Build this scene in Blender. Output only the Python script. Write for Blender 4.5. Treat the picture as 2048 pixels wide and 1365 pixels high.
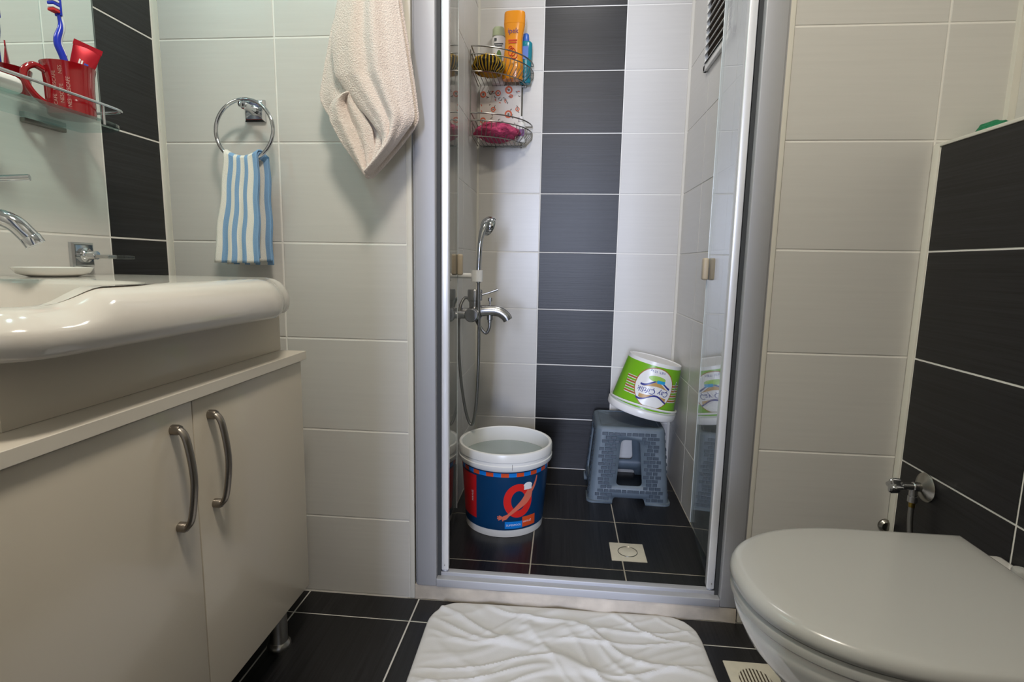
import bpy, bmesh, math, random
from mathutils import Vector, Matrix, noise
random.seed(7)
for o in list(bpy.data.objects): bpy.data.objects.remove(o)
S = bpy.context.scene
COL = S.collection

# ------------------------------------------------------------------ camera
FPX, PITCH, YAW, ROLL = 1075.13, 8.1075, 5.303, 1.0286
CAM = Vector((0, -1.3611, .9313))
_p, _y, _r = (math.radians(a) for a in (PITCH, YAW, ROLL))
FW = Vector((-math.sin(_y)*math.cos(_p), math.cos(_y)*math.cos(_p), -math.sin(_p)))
_R = Vector((math.cos(_y), math.sin(_y), 0)); _U = _R.cross(FW)
RT = _R*math.cos(_r) + _U*math.sin(_r); UP = -_R*math.sin(_r) + _U*math.cos(_r)
cd = bpy.data.cameras.new('camera'); cd.sensor_fit = 'HORIZONTAL'; cd.sensor_width = 36
cd.lens = FPX/2048*36; cd.clip_start = .01
co = bpy.data.objects.new('camera', cd); COL.objects.link(co)
co.matrix_world = Matrix(((RT.x, UP.x, -FW.x, CAM.x), (RT.y, UP.y, -FW.y, CAM.y), (RT.z, UP.z, -FW.z, CAM.z), (0, 0, 0, 1)))
S.camera = co
def at(u, v, x=None, y=None, z=None):
    """photo pixel -> point on the plane x=, y= or z= of the room"""
    d = FW + RT*((u-1024)/FPX) - UP*((v-682.5)/FPX)
    t = (x-CAM.x)/d.x if x is not None else (y-CAM.y)/d.y if y is not None else (z-CAM.z)/d.z
    return CAM + d*t

# ------------------------------------------------------------------ world, lights, exposure
w = bpy.data.worlds.new('world'); S.world = w; w.use_nodes = True
w.node_tree.nodes['Background'].inputs[0].default_value = (.80, .88, 1, 1)
w.node_tree.nodes['Background'].inputs[1].default_value = .12
S.view_settings.view_transform = 'Standard'; S.view_settings.look = 'None'
S.view_settings.exposure = 0; S.view_settings.gamma = 1; S.view_settings.use_curve_mapping = False
def area(name, loc, power, size, col, rot=(0, 0, 0), shape='DISK'):
    l = bpy.data.lights.new(name, 'AREA'); l.energy = power; l.color = col; l.shape = shape; l.size = size
    o = bpy.data.objects.new(name, l); COL.objects.link(o); o.location = loc; o.rotation_euler = rot; return o
area('ceiling_lamp_light', (-.10, -1.0, 2.38), 20.5, .30, (1, .90, .76))
area('shower_fill_light', (.05, .52, 2.39), 3.1, .20, (1, .97, .93))  # added fill, out of view, that lifts the light inside the shower
for yy in (-.40, -.64):
    l = bpy.data.lights.new('mirror_lamp_light', 'POINT'); l.energy = 2.1; l.color = (.52, 1, 1); l.shadow_soft_size = .018
    o = bpy.data.objects.new('mirror_lamp_light', l); COL.objects.link(o); o.location = (-.83, yy, 1.955)
# daylight from a hallway window, falling in through the open bathroom door behind the camera
o = area('hall_window_light', (-.52, -6.0, 1.45), 300, .80, (.68, .76, 1), (math.radians(90), 0, math.radians(-4)), 'RECTANGLE'); o.data.size_y = 1.9

# ------------------------------------------------------------------ materials
def lin(c):
    return tuple(((v/255/12.92) if v/255 <= .04045 else ((v/255+.055)/1.055)**2.4) for v in c) + (1,)
MATS = {}
def mat(name, rgb, rough=.5, metal=0, spec=.5, bump=None, var=None, coat=0, **kw):
    m = bpy.data.materials.new(name); m.use_nodes = True; n = m.node_tree.nodes; l = m.node_tree.links
    b = n['Principled BSDF']; c = lin(rgb)
    b.inputs['Base Color'].default_value = c; b.inputs['Roughness'].default_value = rough
    b.inputs['Metallic'].default_value = metal; b.inputs['Specular IOR Level'].default_value = spec
    b.inputs['Coat Weight'].default_value = coat; b.inputs['Coat Roughness'].default_value = .05
    if bump or var:
        tc = n.new('ShaderNodeTexCoord')
    if var:      # colour variation (scale, amount)
        no = n.new('ShaderNodeTexNoise'); no.inputs['Scale'].default_value = var[0]; no.inputs['Detail'].default_value = 6
        l.new(tc.outputs['Object'], no.inputs['Vector'])
        mx = n.new('ShaderNodeMix'); mx.data_type = 'RGBA'
        mx.inputs[6].default_value = tuple(v*(1-var[1]) for v in c[:3])+(1,); mx.inputs[7].default_value = tuple(min(1, v*(1+var[1])) for v in c[:3])+(1,)
        l.new(no.outputs['Fac'], mx.inputs[0]); l.new(mx.outputs[2], b.inputs['Base Color'])
    if bump:     # (scale, strength, distance)
        no = n.new('ShaderNodeTexNoise'); no.inputs['Scale'].default_value = bump[0]; no.inputs['Detail'].default_value = 4
        l.new(tc.outputs['Object'], no.inputs['Vector'])
        bp = n.new('ShaderNodeBump'); bp.inputs['Strength'].default_value = bump[1]; bp.inputs['Distance'].default_value = bump[2]
        l.new(no.outputs['Fac'], bp.inputs['Height']); l.new(bp.outputs['Normal'], b.inputs['Normal'])
    for k, v in kw.items(): b.inputs[k.replace('_', ' ')].default_value = v
    MATS[name] = m; return m
def streak_mat(name, dark, light, rough, scale, strength=.25):
    """ceramic with fine lines running along the tile's own X"""
    m = bpy.data.materials.new(name); m.use_nodes = True; n = m.node_tree.nodes; l = m.node_tree.links; b = n['Principled BSDF']
    tc = n.new('ShaderNodeTexCoord'); oi = n.new('ShaderNodeObjectInfo'); ad = n.new('ShaderNodeVectorMath'); ad.operation = 'ADD'
    mu = n.new('ShaderNodeMath'); mu.operation = 'MULTIPLY'; mu.inputs[1].default_value = 37
    l.new(oi.outputs['Random'], mu.inputs[0]); l.new(tc.outputs['Object'], ad.inputs[0]); l.new(mu.outputs[0], ad.inputs[1])
    mp = n.new('ShaderNodeMapping'); mp.inputs['Scale'].default_value = scale; l.new(ad.outputs[0], mp.inputs['Vector'])
    no = n.new('ShaderNodeTexNoise'); no.inputs['Scale'].default_value = 1; no.inputs['Detail'].default_value = 5; no.inputs['Roughness'].default_value = .65
    l.new(mp.outputs[0], no.inputs['Vector'])
    cr = n.new('ShaderNodeValToRGB'); e = cr.color_ramp.elements
    e[0].position = .36; e[0].color = lin(dark); e[1].position = .72; e[1].color = lin(light)
    l.new(no.outputs['Fac'], cr.inputs[0]); l.new(cr.outputs[0], b.inputs['Base Color'])
    b.inputs['Roughness'].default_value = rough; b.inputs['Specular IOR Level'].default_value = .5
    bp = n.new('ShaderNodeBump'); bp.inputs['Strength'].default_value = strength; bp.inputs['Distance'].default_value = .0006
    l.new(no.outputs['Fac'], bp.inputs['Height']); l.new(bp.outputs['Normal'], b.inputs['Normal'])
    MATS[name] = m; return m
streak_mat('tile_white', (209, 207, 203), (213, 211, 207), .30, (4, 110, 1), .04)
streak_mat('tile_black', (13, 13, 15), (36, 36, 40), .40, (3, 210, 1), .5)
streak_mat('tile_floor', (15, 15, 17), (36, 36, 39), .34, (3, 190, 1), .5)
mat('grout', (240, 238, 233), .8, var=(30, .03))
mat('grout_floor', (176, 170, 158), .85, var=(14, .25))
mat('grout_main', (205, 203, 198), .85, var=(14, .12))
mat('plaster', (228, 226, 220), .9)
mat('marble', (196, 186, 172), .55, var=(22, .3), bump=(60, .4, .002))
mat('silicone', (225, 222, 212), .45, var=(12, .06))
mat('lacquer', (202, 193, 177), .22, coat=.2)
mat('board_edge', (214, 207, 194), .35)
mat('basin_ceramic', (216, 211, 203), .12, spec=.5, coat=.2)
mat('ceramic', (236, 234, 230), .10, spec=.6, coat=.3)
mat('lid_plastic', (176, 176, 173), .2, spec=.5)
mat('chrome', (205, 208, 212), .09, 1)
mat('brushed', (176, 174, 168), .30, 1, bump=(400, .1, .0005))
mat('handle_steel', (150, 142, 132), .36, 1)
mat('satin', (188, 188, 188), .27, 1)
mat('alu', (180, 181, 186), .5, .3)
mat('alu_bright', (240, 241, 244), .30, .35)
mat('rubber', (60, 62, 64), .6)
mat('beige_plastic', (196, 180, 156), .4)
mat('steel_dark', (130, 128, 122), .3, 1)
mat('terry', (238, 224, 216), .95, spec=.1, bump=(330, .8, .005), var=(200, .06), Sheen_Weight=.3)
mat('cotton_white', (212, 211, 211), .9, spec=.15, bump=(700, .25, .001))
mat('red_mug', (150, 12, 22), .12, spec=.6, coat=.4)
mat('mug_print', (198, 150, 140), .4)
mat('mug_inside', (160, 20, 30), .2)
mat('brush_blue', (28, 52, 190), .25)
mat('bristle_white', (235, 238, 245), .7)
mat('bristle_red', (205, 40, 40), .7)
mat('clear_plastic', (225, 232, 235), .15, spec=.6)
mat('paste_red', (178, 18, 40), .25, .4)
mat('paste_silver', (205, 210, 214), .25, .7)
mat('print_white', (240, 240, 240), .5)
mat('print_blue', (40, 70, 180), .4)
mat('soap', (238, 238, 234), .4, Subsurface_Weight=.2, Subsurface_Radius=(.01, .01, .01))
mat('bucket_white', (236, 236, 233), .3, spec=.5)
mat('lab_navy', (12, 58, 98), .28)
mat('lab_red', (200, 26, 32), .28)
mat('lab_ring', (226, 44, 40), .28)
mat('lab_orange', (226, 84, 40), .28)
mat('lab_blue', (20, 130, 220), .28)
mat('lab_skin', (224, 116, 92), .3)
mat('water', (150, 162, 160), .03, spec=.6)
mat('stool_grey', (100, 113, 124), .5, var=(25, .2))
mat('stool_top', (52, 58, 62), .45)
mat('stool_weave', (58, 70, 83), .45, var=(60, .3))
mat('tub_green', (122, 186, 34), .3)
mat('tub_white', (238, 238, 238), .3)
mat('tub_brown', (170, 106, 56), .35)
mat('tub_gold', (196, 156, 92), .35)
mat('tub_navy', (44, 50, 140), .35)
mat('tub_cyan', (40, 160, 215), .35)
mat('tub_lime', (160, 206, 90), .35)
mat('orange_bottle', (238, 150, 22), .25, coat=.2)
mat('ink_purple', (70, 40, 120), .4)
mat('ink_red', (216, 70, 40), .4)
mat('ink_peach', (246, 176, 90), .4)
mat('ink_dark', (50, 56, 60), .4)
mat('leaf_green', (84, 122, 44), .4)
mat('cap_green', (186, 198, 160), .3)
mat('teal_bottle', (24, 132, 150), .25)
mat('blue_label', (60, 110, 200), .3)
mat('purple_label', (120, 60, 130), .4)
mat('pink_sponge', (196, 70, 110), .9, bump=(90, 1, .01), var=(70, .5))
mat('black_sponge', (26, 24, 22), .9, bump=(90, 1, .01))
mat('yellow_net', (190, 150, 30), .8)
mat('wire', (150, 148, 142), .3, 1)
mat('card_white', (232, 228, 220), .6)
mat('flower_orange', (226, 110, 70), .6)
mat('flower_grey', (120, 112, 104), .6)
mat('green_sponge', (40, 130, 90), .9, bump=(200, 1, .006))
mat('drain_plate', (214, 208, 190), .4, var=(60, .1))
mat('drain_dark', (70, 56, 44), .7)
mat('dark', (14, 14, 14), .7)
mat('ceiling_paint', (236, 236, 232), .9)
mat('mirror_silver', (238, 244, 242), .01, 1)
mat('mirror_edge', (120, 128, 126), .3, .3)
mat('hose', (150, 150, 148), .32, 1, bump=(900, .6, .001))
mat('brass', (150, 128, 60), .35, 1)
mat('wood_door', (222, 216, 204), .5, var=(4, .05))
def glass(name, tint, refl_rough=.02, boost=1.0, ior=1.5):
    m = bpy.data.materials.new(name); m.use_nodes = True; n = m.node_tree.nodes; l = m.node_tree.links
    n.remove(n['Principled BSDF']); out = n['Material Output']
    t = n.new('ShaderNodeBsdfTransparent'); t.inputs[0].default_value = tint
    g = n.new('ShaderNodeBsdfGlossy'); g.inputs['Roughness'].default_value = refl_rough
    lw = n.new('ShaderNodeLayerWeight'); lw.inputs[0].default_value = .5
    pw = n.new('ShaderNodeMath'); pw.operation = 'POWER'; pw.inputs[1].default_value = 4.2; l.new(lw.outputs['Facing'], pw.inputs[0])
    f = n.new('ShaderNodeMath'); f.operation = 'MULTIPLY_ADD'; f.inputs[1].default_value = .95; f.inputs[2].default_value = .045; l.new(pw.outputs[0], f.inputs[0])
    mx = n.new('ShaderNodeMixShader'); l.new(f.outputs[0], mx.inputs[0]); l.new(t.outputs[0], mx.inputs[1]); l.new(g.outputs[0], mx.inputs[2])
    l.new(mx.outputs[0], out.inputs[0]); MATS[name] = m; return m
glass('pane', (.93, .955, .95, 1), .02, ior=1.55)
glass('shelf_glass', (.80, .93, .92, 1), .03)
glass('clear_glass', (.86, .9, .9, 1), .03)
def emit(name, col, s):
    m = bpy.data.materials.new(name); m.use_nodes = True; b = m.node_tree.nodes['Principled BSDF']
    b.inputs['Base Color'].default_value = (.8, .8, .8, 1); b.inputs['Emission Color'].default_value = col; b.inputs['Emission Strength'].default_value = s
    MATS[name] = m
emit('lamp_glow', (1, .98, .95, 1), 2.5)
emit('spot_glow', (.95, .98, 1, 1), 12)
# striped cotton: the woven stripes follow the cloth's own UV
m = mat('stripe', (235, 235, 230), .95, spec=.1); n = m.node_tree.nodes; l = m.node_tree.links
uv = n.new('ShaderNodeUVMap'); uv.uv_map = 'cloth'; sx = n.new('ShaderNodeSeparateXYZ'); l.new(uv.outputs[0], sx.inputs[0])
cr = n.new('ShaderNodeValToRGB'); cr.color_ramp.interpolation = 'CONSTANT'
W_, B_ = lin((238, 237, 230)), lin((138, 176, 216))
stops = [(0, W_), (.13, B_), (.27, W_), (.37, B_), (.47, W_), (.60, B_), (.70, W_), (.84, B_)]
els = cr.color_ramp.elements; els[0].position = 0; els[0].color = W_; els[1].position = .13; els[1].color = B_
for ps, c in stops[2:]: e = els.new(ps); e.color = c
l.new(sx.outputs[0], cr.inputs[0]); l.new(cr.outputs[0], n['Principled BSDF'].inputs['Base Color'])
no = n.new('ShaderNodeTexNoise'); no.inputs['Scale'].default_value = 600; bp = n.new('ShaderNodeBump'); bp.inputs['Strength'].default_value = .6; bp.inputs['Distance'].default_value = .002
tc = n.new('ShaderNodeTexCoord'); l.new(tc.outputs['Object'], no.inputs['Vector']); l.new(no.outputs['Fac'], bp.inputs['Height']); l.new(bp.outputs[0], n['Principled BSDF'].inputs['Normal'])

# ------------------------------------------------------------------ mesh helpers
class MB:
    def __init__(s): s.v = []; s.f = []; s.uv = {}
    def add(s, vs, fs):
        k = len(s.v); s.v += [tuple(v) for v in vs]; s.f += [tuple(i+k for i in f) for f in fs]; return s
    def box(s, a, b, bev=0):
        bm = bmesh.new(); bmesh.ops.create_cube(bm, size=1)
        c = [(a[i]+b[i])/2 for i in range(3)]; d = [abs(b[i]-a[i]) for i in range(3)]
        for v in bm.verts: v.co = Vector((v.co.x*d[0]+c[0], v.co.y*d[1]+c[1], v.co.z*d[2]+c[2]))
        if bev: bmesh.ops.bevel(bm, geom=bm.edges[:], offset=bev, segments=3, affect='EDGES', profile=.5)
        return s.bm(bm)
    def bm(s, bm):
        bm.verts.index_update(); s.add([v.co[:] for v in bm.verts], [[v.index for v in f.verts] for f in bm.faces]); bm.free(); return s
    def lathe(s, prof, c=(0, 0, 0), n=40, axis='z', close=False):
        vs = []; k = len(prof)
        for i in range(n):
            a = 2*math.pi*i/n
            for r, z in prof:
                p = (r*math.cos(a), r*math.sin(a), z)
                if axis == 'x': p = (p[2], p[0], p[1])
                if axis == 'y': p = (p[0], p[2], p[1])
                vs.append((p[0]+c[0], p[1]+c[1], p[2]+c[2]))
        fs = []
        for i in range(n):
            j = (i+1) % n
            for q in range(k-1): fs.append((i*k+q, j*k+q, j*k+q+1, i*k+q+1))
        if prof[0][0] > 1e-6 and close: fs.append([i*k for i in range(n)][::-1])
        if prof[-1][0] > 1e-6 and close: fs.append([i*k+k-1 for i in range(n)])
        return s.add(vs, fs)
    def tube(s, pts, r, n=10, cap=True, closed=False):
        pts = [Vector(p) for p in pts]; N = len(pts); rs = r if isinstance(r, (list, tuple)) else [r]*N
        vs = []; prev = None
        for i, p in enumerate(pts):
            a = pts[(i-1) % N] if (closed or i) else p; b = pts[(i+1) % N] if (closed or i < N-1) else p
            t = (b-a).normalized()
            if prev is None:
                u = t.orthogonal().normalized()
            else:
                u = (prev - t*prev.dot(t))
                u = u.normalized() if u.length > 1e-6 else t.orthogonal().normalized()
            prev = u; v = t.cross(u)
            for k in range(n):
                an = 2*math.pi*k/n; vs.append(p + (u*math.cos(an)+v*math.sin(an))*rs[i])
        fs = []
        for i in range(N if closed else N-1):
            j = (i+1) % N
            for k in range(n): fs.append((i*n+k, i*n+(k+1) % n, j*n+(k+1) % n, j*n+k))
        if cap and not closed: fs += [list(range(n))[::-1], [(N-1)*n+k for k in range(n)]]
        return s.add(vs, fs)
    def loft(s, rings, cap0=True, cap1=True):
        n = len(rings[0]); vs = [p for r in rings for p in r]; fs = []
        for i in range(len(rings)-1):
            for k in range(n): fs.append((i*n+k, i*n+(k+1) % n, (i+1)*n+(k+1) % n, (i+1)*n+k))
        if cap0: fs.append(list(range(n))[::-1])
        if cap1: fs.append([(len(rings)-1)*n+k for k in range(n)])
        return s.add(vs, fs)
    def grid(s, fn, nu, nv):
        vs = [fn(i/nu, j/nv) for j in range(nv+1) for i in range(nu+1)]
        fs = [(j*(nu+1)+i, j*(nu+1)+i+1, (j+1)*(nu+1)+i+1, (j+1)*(nu+1)+i) for j in range(nv) for i in range(nu)]
        return s.add(vs, fs)
    def mapv(s, fn): s.v = [tuple(fn(Vector(v))) for v in s.v]; return s
    def build(s, name, m, parent=None, smooth=True, loc=None, fixn=True):
        me = bpy.data.meshes.new(name); me.from_pydata(s.v, [], s.f); me.update()
        if fixn:
            bm = bmesh.new(); bm.from_mesh(me); bmesh.ops.recalc_face_normals(bm, faces=bm.faces[:]); bm.to_mesh(me); bm.free()
        o = bpy.data.objects.new(name, me); COL.objects.link(o)
        if m: me.materials.append(MATS[m])
        if smooth:
            for p in me.polygons: p.use_smooth = True
            me.set_sharp_from_angle(angle=math.radians(38))
        if loc is not None: o.location = loc
        if parent: par(o, parent)
        return o
def par(o, p):
    o.parent = p
    return o
def tag(o, label, cat, group=None):
    o['label'] = label; o['category'] = cat
    if group: o['group'] = group
    return o
GROUPS = {'shampoo_bottle': 'bottles in the upper wire basket', 'floor_drain': 'square floor drains', 'ceiling_lamp': 'round ceiling lamps'}
def thing(name, loc, label, cat, group=None, rot=(0, 0, 0)):
    o = bpy.data.objects.new(name, None); COL.objects.link(o); o.location = loc; o.rotation_euler = rot; o.empty_display_size = .05
    return tag(o, label, cat, group or GROUPS.get(name))
def struct(o): o['kind'] = 'structure'; return o
def bez(P, n=12):
    """Catmull-Rom through the points"""
    P = [Vector(p) for p in P]; out = []
    for i in range(len(P)-1):
        a = P[max(i-1, 0)]; b = P[i]; c = P[i+1]; d = P[min(i+2, len(P)-1)]
        for k in range(n):
            t = k/n; out.append(.5*((2*b)+(c-a)*t+(2*a-5*b+4*c-d)*t*t+(3*b-a-3*c+d)*t**3))
    out.append(P[-1]); return out
def sst(a, b, x):
    t = max(0, min(1, (x-a)/(b-a))); return t*t*(3-2*t)
def text2d(body, size, align='CENTER', shear=0):
    cu = bpy.data.curves.new('t', 'FONT'); cu.body = body; cu.size = size; cu.align_x = align; cu.align_y = 'CENTER'; cu.shear = shear; cu.resolution_u = 3
    o = bpy.data.objects.new('t', cu); COL.objects.link(o); dg = bpy.context.evaluated_depsgraph_get(); dg.update()
    me = bpy.data.meshes.new_from_object(o.evaluated_get(dg)); vs = [v.co[:] for v in me.vertices]; fs = [list(p.vertices) for p in me.polygons]
    bpy.data.objects.remove(o); bpy.data.curves.remove(cu); bpy.data.meshes.remove(me); return vs, fs

# ------------------------------------------------------------------ tiles
TC = {}
def tile_mesh(w, h, m):
    k = (round(w, 4), round(h, 4), m)
    if k not in TC:
        c = .0012; d = .0007; t = .008
        X, Y = w/2, h/2
        v = [(-X+c, -Y+c, 0), (X-c, -Y+c, 0), (X-c, Y-c, 0), (-X+c, Y-c, 0), (-X, -Y, -d), (X, -Y, -d), (X, Y, -d), (-X, Y, -d), (-X, -Y, -t), (X, -Y, -t), (X, Y, -t), (-X, Y, -t)]
        f = [(0, 1, 2, 3)] + [(4+i, 4+(i+1) % 4, (i+1) % 4, i) for i in range(4)] + [(8+i, 8+(i+1) % 4, 4+(i+1) % 4, 4+i) for i in range(4)]
        me = bpy.data.meshes.new('tile'); me.from_pydata(v, [], f); me.materials.append(MATS[m]); TC[k] = me
    return TC[k]
GAP = .0042
def tiles(parent, org, U, V, N, us, vs, m, gap=GAP):
    """tiles between the joints us (along U) and vs (along V) on the plane through org, facing N"""
    U, V, N, org = Vector(U), Vector(V), Vector(N), Vector(org)
    for i in range(len(us)-1):
        for j in range(len(vs)-1):
            w = us[i+1]-us[i]-gap; h = vs[j+1]-vs[j]-gap
            if w < .01 or h < .01: continue
            mm = m(i, j) if callable(m) else m
            if mm is None: continue
            o = bpy.data.objects.new('tile', tile_mesh(w, h, mm)); COL.objects.link(o)
            c = org+U*((us[i]+us[i+1])/2)+V*((vs[j]+vs[j+1])/2)
            jit = random.uniform(-.0003, .0003)
            o.matrix_world = Matrix(((U.x, V.x, N.x, c.x), (U.y, V.y, N.y, c.y), (U.z, V.z, N.z, c.z), (0, 0, 0, 1))) @ Matrix.Translation((0, 0, jit))
            par(o, parent)
GD = .0014   # depth of the joints below the tile face
XL, XR, XB, YB, SL, SR = -1.0495, .9824, .8326, 1.0319, -.3878, .4932
YR, H = -2.05, 2.45
Z0 = .9774
ZF = [0]+[round(Z0-.75+.25*k, 4) for k in range(9)]+[H]          # joints of the room's walls
ZS = [0]+[round(.9867-.75+.25*k, 4) for k in range(9)]+[H]       # joints of the shower
def wallbox(name, a, b, m='grout'): return struct(MB().box(a, b).build(name, m, smooth=False))
# floor of room and shower
floor = wallbox('floor', (XL-.15, YR-.1, -.08), (XR+.1, -.002, -GD), 'grout_main')
FT = .3159
ys = [YR] + [-.0979-FT*k for k in range(6, -1, -1)] + [-.002]
xs = [XL, -.3741-2*FT+.0, -.3741-FT, -.3741, -.3741+FT, -.3741+2*FT, -.3741+3*FT, XR]
tiles(floor, (0, 0, 0), (0, 1, 0), (-1, 0, 0), (0, 0, 1), ys, [-v for v in xs[::-1]], 'tile_floor')
sfloor = wallbox('floor_shower', (SL-.02, .0, -.08), (SR+.02, YB+.02, -GD), 'grout_floor')
tiles(sfloor, (0, 0, 0), (0, 1, 0), (-1, 0, 0), (0, 0, 1), [.03, .8456-2*FT, .8456-FT, .8456, YB], [-SR, -.2154, .0753, -SL], 'tile_floor')
# front wall, left and right of the shower opening (solid blocks; their inner sides are the shower's side walls)
wl = wallbox('wall_front_left', (XL-.12, GD, -.08), (SL-GD, YB+.1, H))
tiles(wl, (0, 0, 0), (1, 0, 0), (0, 0, 1), (0, -1, 0), [XL+.012, -.7316, -.3995], ZF, 'tile_white')
MB().box((XL, -.001, 0), (XL+.013, .02, H)).build('corner_joint', 'silicone', wl, False)
MB().box((-.400, -.0025, 0), (-.386, .05, H), .002).build('edge_profile', 'silicone', wl)
tiles(wl, (SL, 0, 0), (0, 1, 0), (0, 0, 1), (1, 0, 0), [.012, .38, .7135, YB-.003], ZS, 'tile_white')
wr = wallbox('wall_front_right', (SR+GD, GD, -.08), (XR+.12, YB+.1, H))
tiles(wr, (0, 0, 0), (1, 0, 0), (0, 0, 1), (0, -1, 0), [.503, XB-.0, XR], ZF, 'tile_white')
MB().box((.486, -.0025, 0), (.5045, .05, H), .002).build('edge_profile', 'silicone', wr)
tiles(wr, (SR, 0, 0), (0, -1, 0), (0, 0, 1), (-1, 0, 0), [-YB+.003, -.72, -.387, -.012], ZS, 'tile_white')
MB().box((SR-.010, YB-.006, 0), (SR+.01, YB+.01, H)).build('corner_joint', 'silicone', wr, False)
# shower back wall with its dark stripe
wb = wallbox('wall_shower_back', (SL-.003, YB+GD, -.05), (SR+.003, YB+.1, H))
tiles(wb, (0, YB, 0), (1, 0, 0), (0, 0, 1), (0, -1, 0), [SL, -.1106, .2278, SR], ZS, lambda i, j: 'tile_black' if i == 1 else 'tile_white')
MB().box((SL-.01, YB-.006, 0), (SL+.009, YB+.01, H)).build('corner_joint', 'silicone', wb, False)
# left wall
wL = wallbox('wall_left', (XL-.12, YR-.1, -.08), (XL-GD, GD, H))
tiles(wL, (XL, 0, 0), (0, 1, 0), (0, 0, 1), (1, 0, 0), [YR]+[-.1850-.3333*k for k in range(5, -1, -1)]+[-.005], ZF, lambda i, j: 'tile_black' if i == 6 else 'tile_white')
# right wall and the dark boxed-in cistern
wR = wallbox('wall_right', (XR+GD, YR-.1, -.08), (XR+.12, GD, H))
tiles(wR, (XR, 0, 0), (0, -1, 0), (0, 0, 1), (-1, 0, 0), [.012]+[.3333*k for k in range(1, 7)]+[-YR], [1.216]+ZF[6:], 'tile_white')
MB().box((XR-.014, -.014, 1.22), (XR+.01, .01, H)).build('corner_joint', 'silicone', wR, False)
bx = wallbox('wall_cistern_box', (XB+GD, YR, 0), (XR+GD, 0, 1.208))
tiles(bx, (XB, 0, 0), (0, -1, 0), (0, 0, 1), (-1, 0, 0), [.022]+[.357+.3333*k for k in range(0, 5)]+[-YR], ZF[:5]+[1.2115], 'tile_black')
MB().box((XB-.0025, -.0215, 0), (XB+.02, -.0005, 1.216), .0015).build('corner_joint', 'silicone', bx)
MB().box((XB-.002, YR, 1.2105), (XR, -.0005, 1.2175), .001).build('ledge', 'silicone', bx)
# rear wall with a plain door, ceiling
DX0, DX1, DH = -.37, .13, 2.05
wB = struct(MB().box((XL-.12, YR-.1, -.08), (DX0, YR-GD, H)).box((DX1, YR-.1, -.08), (XR+.12, YR-GD, H)).box((DX0, YR-.1, DH), (DX1, YR-GD, H)).build('wall_back', 'tile_white', smooth=False))
ce = wallbox('ceiling', (XL-.12, YR-.1, H), (XR+.12, YB+.1, H+.08), 'ceiling_paint')
d1 = struct(MB().box((DX1+.004, YR+.002, .006), (DX1+.042, YR+.56, DH-.02), .003).build('door_1', 'wood_door'))
MB().tube([(DX1+.04, YR+.50, 1.0), (DX1+.09, YR+.50, 1.0), (DX1+.09, YR+.38, 1.0)], .009).build('door_handle', 'satin', d1)
# marble sill under the shower door
sill = struct(MB().grid(lambda u, v: (SL+.003+u*(.478-SL), [0, 0, .0, .06][min(3, int(v*3+.01))]-.004+.004*math.sin(u*29)*(v < .4), [0, .02, .043, .044][min(3, int(v*3+.01))]+(0.002*math.sin(u*17))*(.3 < v < .9)), 60, 3).build('trim_1', 'marble'))

# ------------------------------------------------------------------ shower door
sd = thing('shower_door', (.05, .02, .045), 'aluminium framed glass shower door with both leaves swung open inward', 'shower door')
def rel(mb, root): return mb.mapv(lambda v: v-root.location)
def P(mb, name, m, root, parent=None, smooth=True):
    """mesh given in room coordinates, made a child of a thing that is not turned"""
    return rel(mb, root).build(name, m, parent or root, smooth)
def jamb(x0, x1, s):
    mb = MB().box((x0, -.006, .043), (x1, .034, H-.02), .003)
    mb.box((x0-.004 if s < 0 else x0+.012, -.003, .043), (x1-.012 if s < 0 else x1+.004, .03, H-.02), .002)
    return mb
P(jamb(-.378, -.3245, -1), 'jamb', 'alu', sd)
P(jamb(.4375, .489, 1), 'jamb', 'alu', sd)
br = MB().box((-.3245, -.007, .043), (.4375, .020, .066), .002); br.box((-.3245, .014, .043), (.4375, .034, .076), .002)
P(br, 'bottom_rail', 'alu', sd)
P(MB().box((-.3245, -.007, H-.06), (.4375, .034, H-.02), .003), 'top_rail', 'alu', sd)
def leaf(hx, fx, fy, sgn):
    hy = .020; bot, top = .088, H-.07
    d = Vector((fx-hx, fy-hy, 0)); L = d.length; d.normalize(); nn = Vector((-d.y, d.x, 0))
    def fr(a, b, c): return Vector((hx, hy, 0))+d*a+nn*b+Vector((0, 0, c))
    pane = MB().box((.012, -.003, bot), (L, .003, top), .0006).mapv(lambda v: fr(v.x, v.y, v.z))
    g = P(pane, 'glass_leaf', 'pane', sd, smooth=False)
    st = MB().box((-.008, -.010, bot-.006), (.020, .010, top), .003)
    st.lathe([(.0, 0), (.008, 0), (.008, .012), (0, .012)], (.006, 0, bot-.018), 14)
    P(st.mapv(lambda v: fr(v.x, v.y, v.z)), 'hinge_stile', 'alu_bright', sd, g)
    sc = MB().lathe([(0, .0), (.0022, 0), (.0022, .001), (0, .001)], (0, 0, 0), 10, 'x')
    P(sc.mapv(lambda v: v+Vector((hx+0.0, hy-.0125, bot+.012))), 'screw', 'steel_dark', sd, g)
    gap = MB().box((min(hx, hx)-.0, .006, bot), (hx+.0, .03, top))
    e = MB().box((L-.001, -.0042, bot), (L+.003, .0042, top), .0008)
    P(e.mapv(lambda v: fr(v.x, v.y, v.z)), 'edge_seal', 'clear_plastic', sd, g)
    for side in (-1, 1):
        h = MB().box((L-.030, min(side*.003, side*.021), .894), (L+.006, max(side*.003, side*.021), .962), .006)
        P(h.mapv(lambda v: fr(v.x, v.y, v.z)), 'handle', 'beige_plastic', sd, g)
leaf(-.3045, -.3475, .385, 1)
leaf(.4165, .4505, .385, -1)
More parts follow.
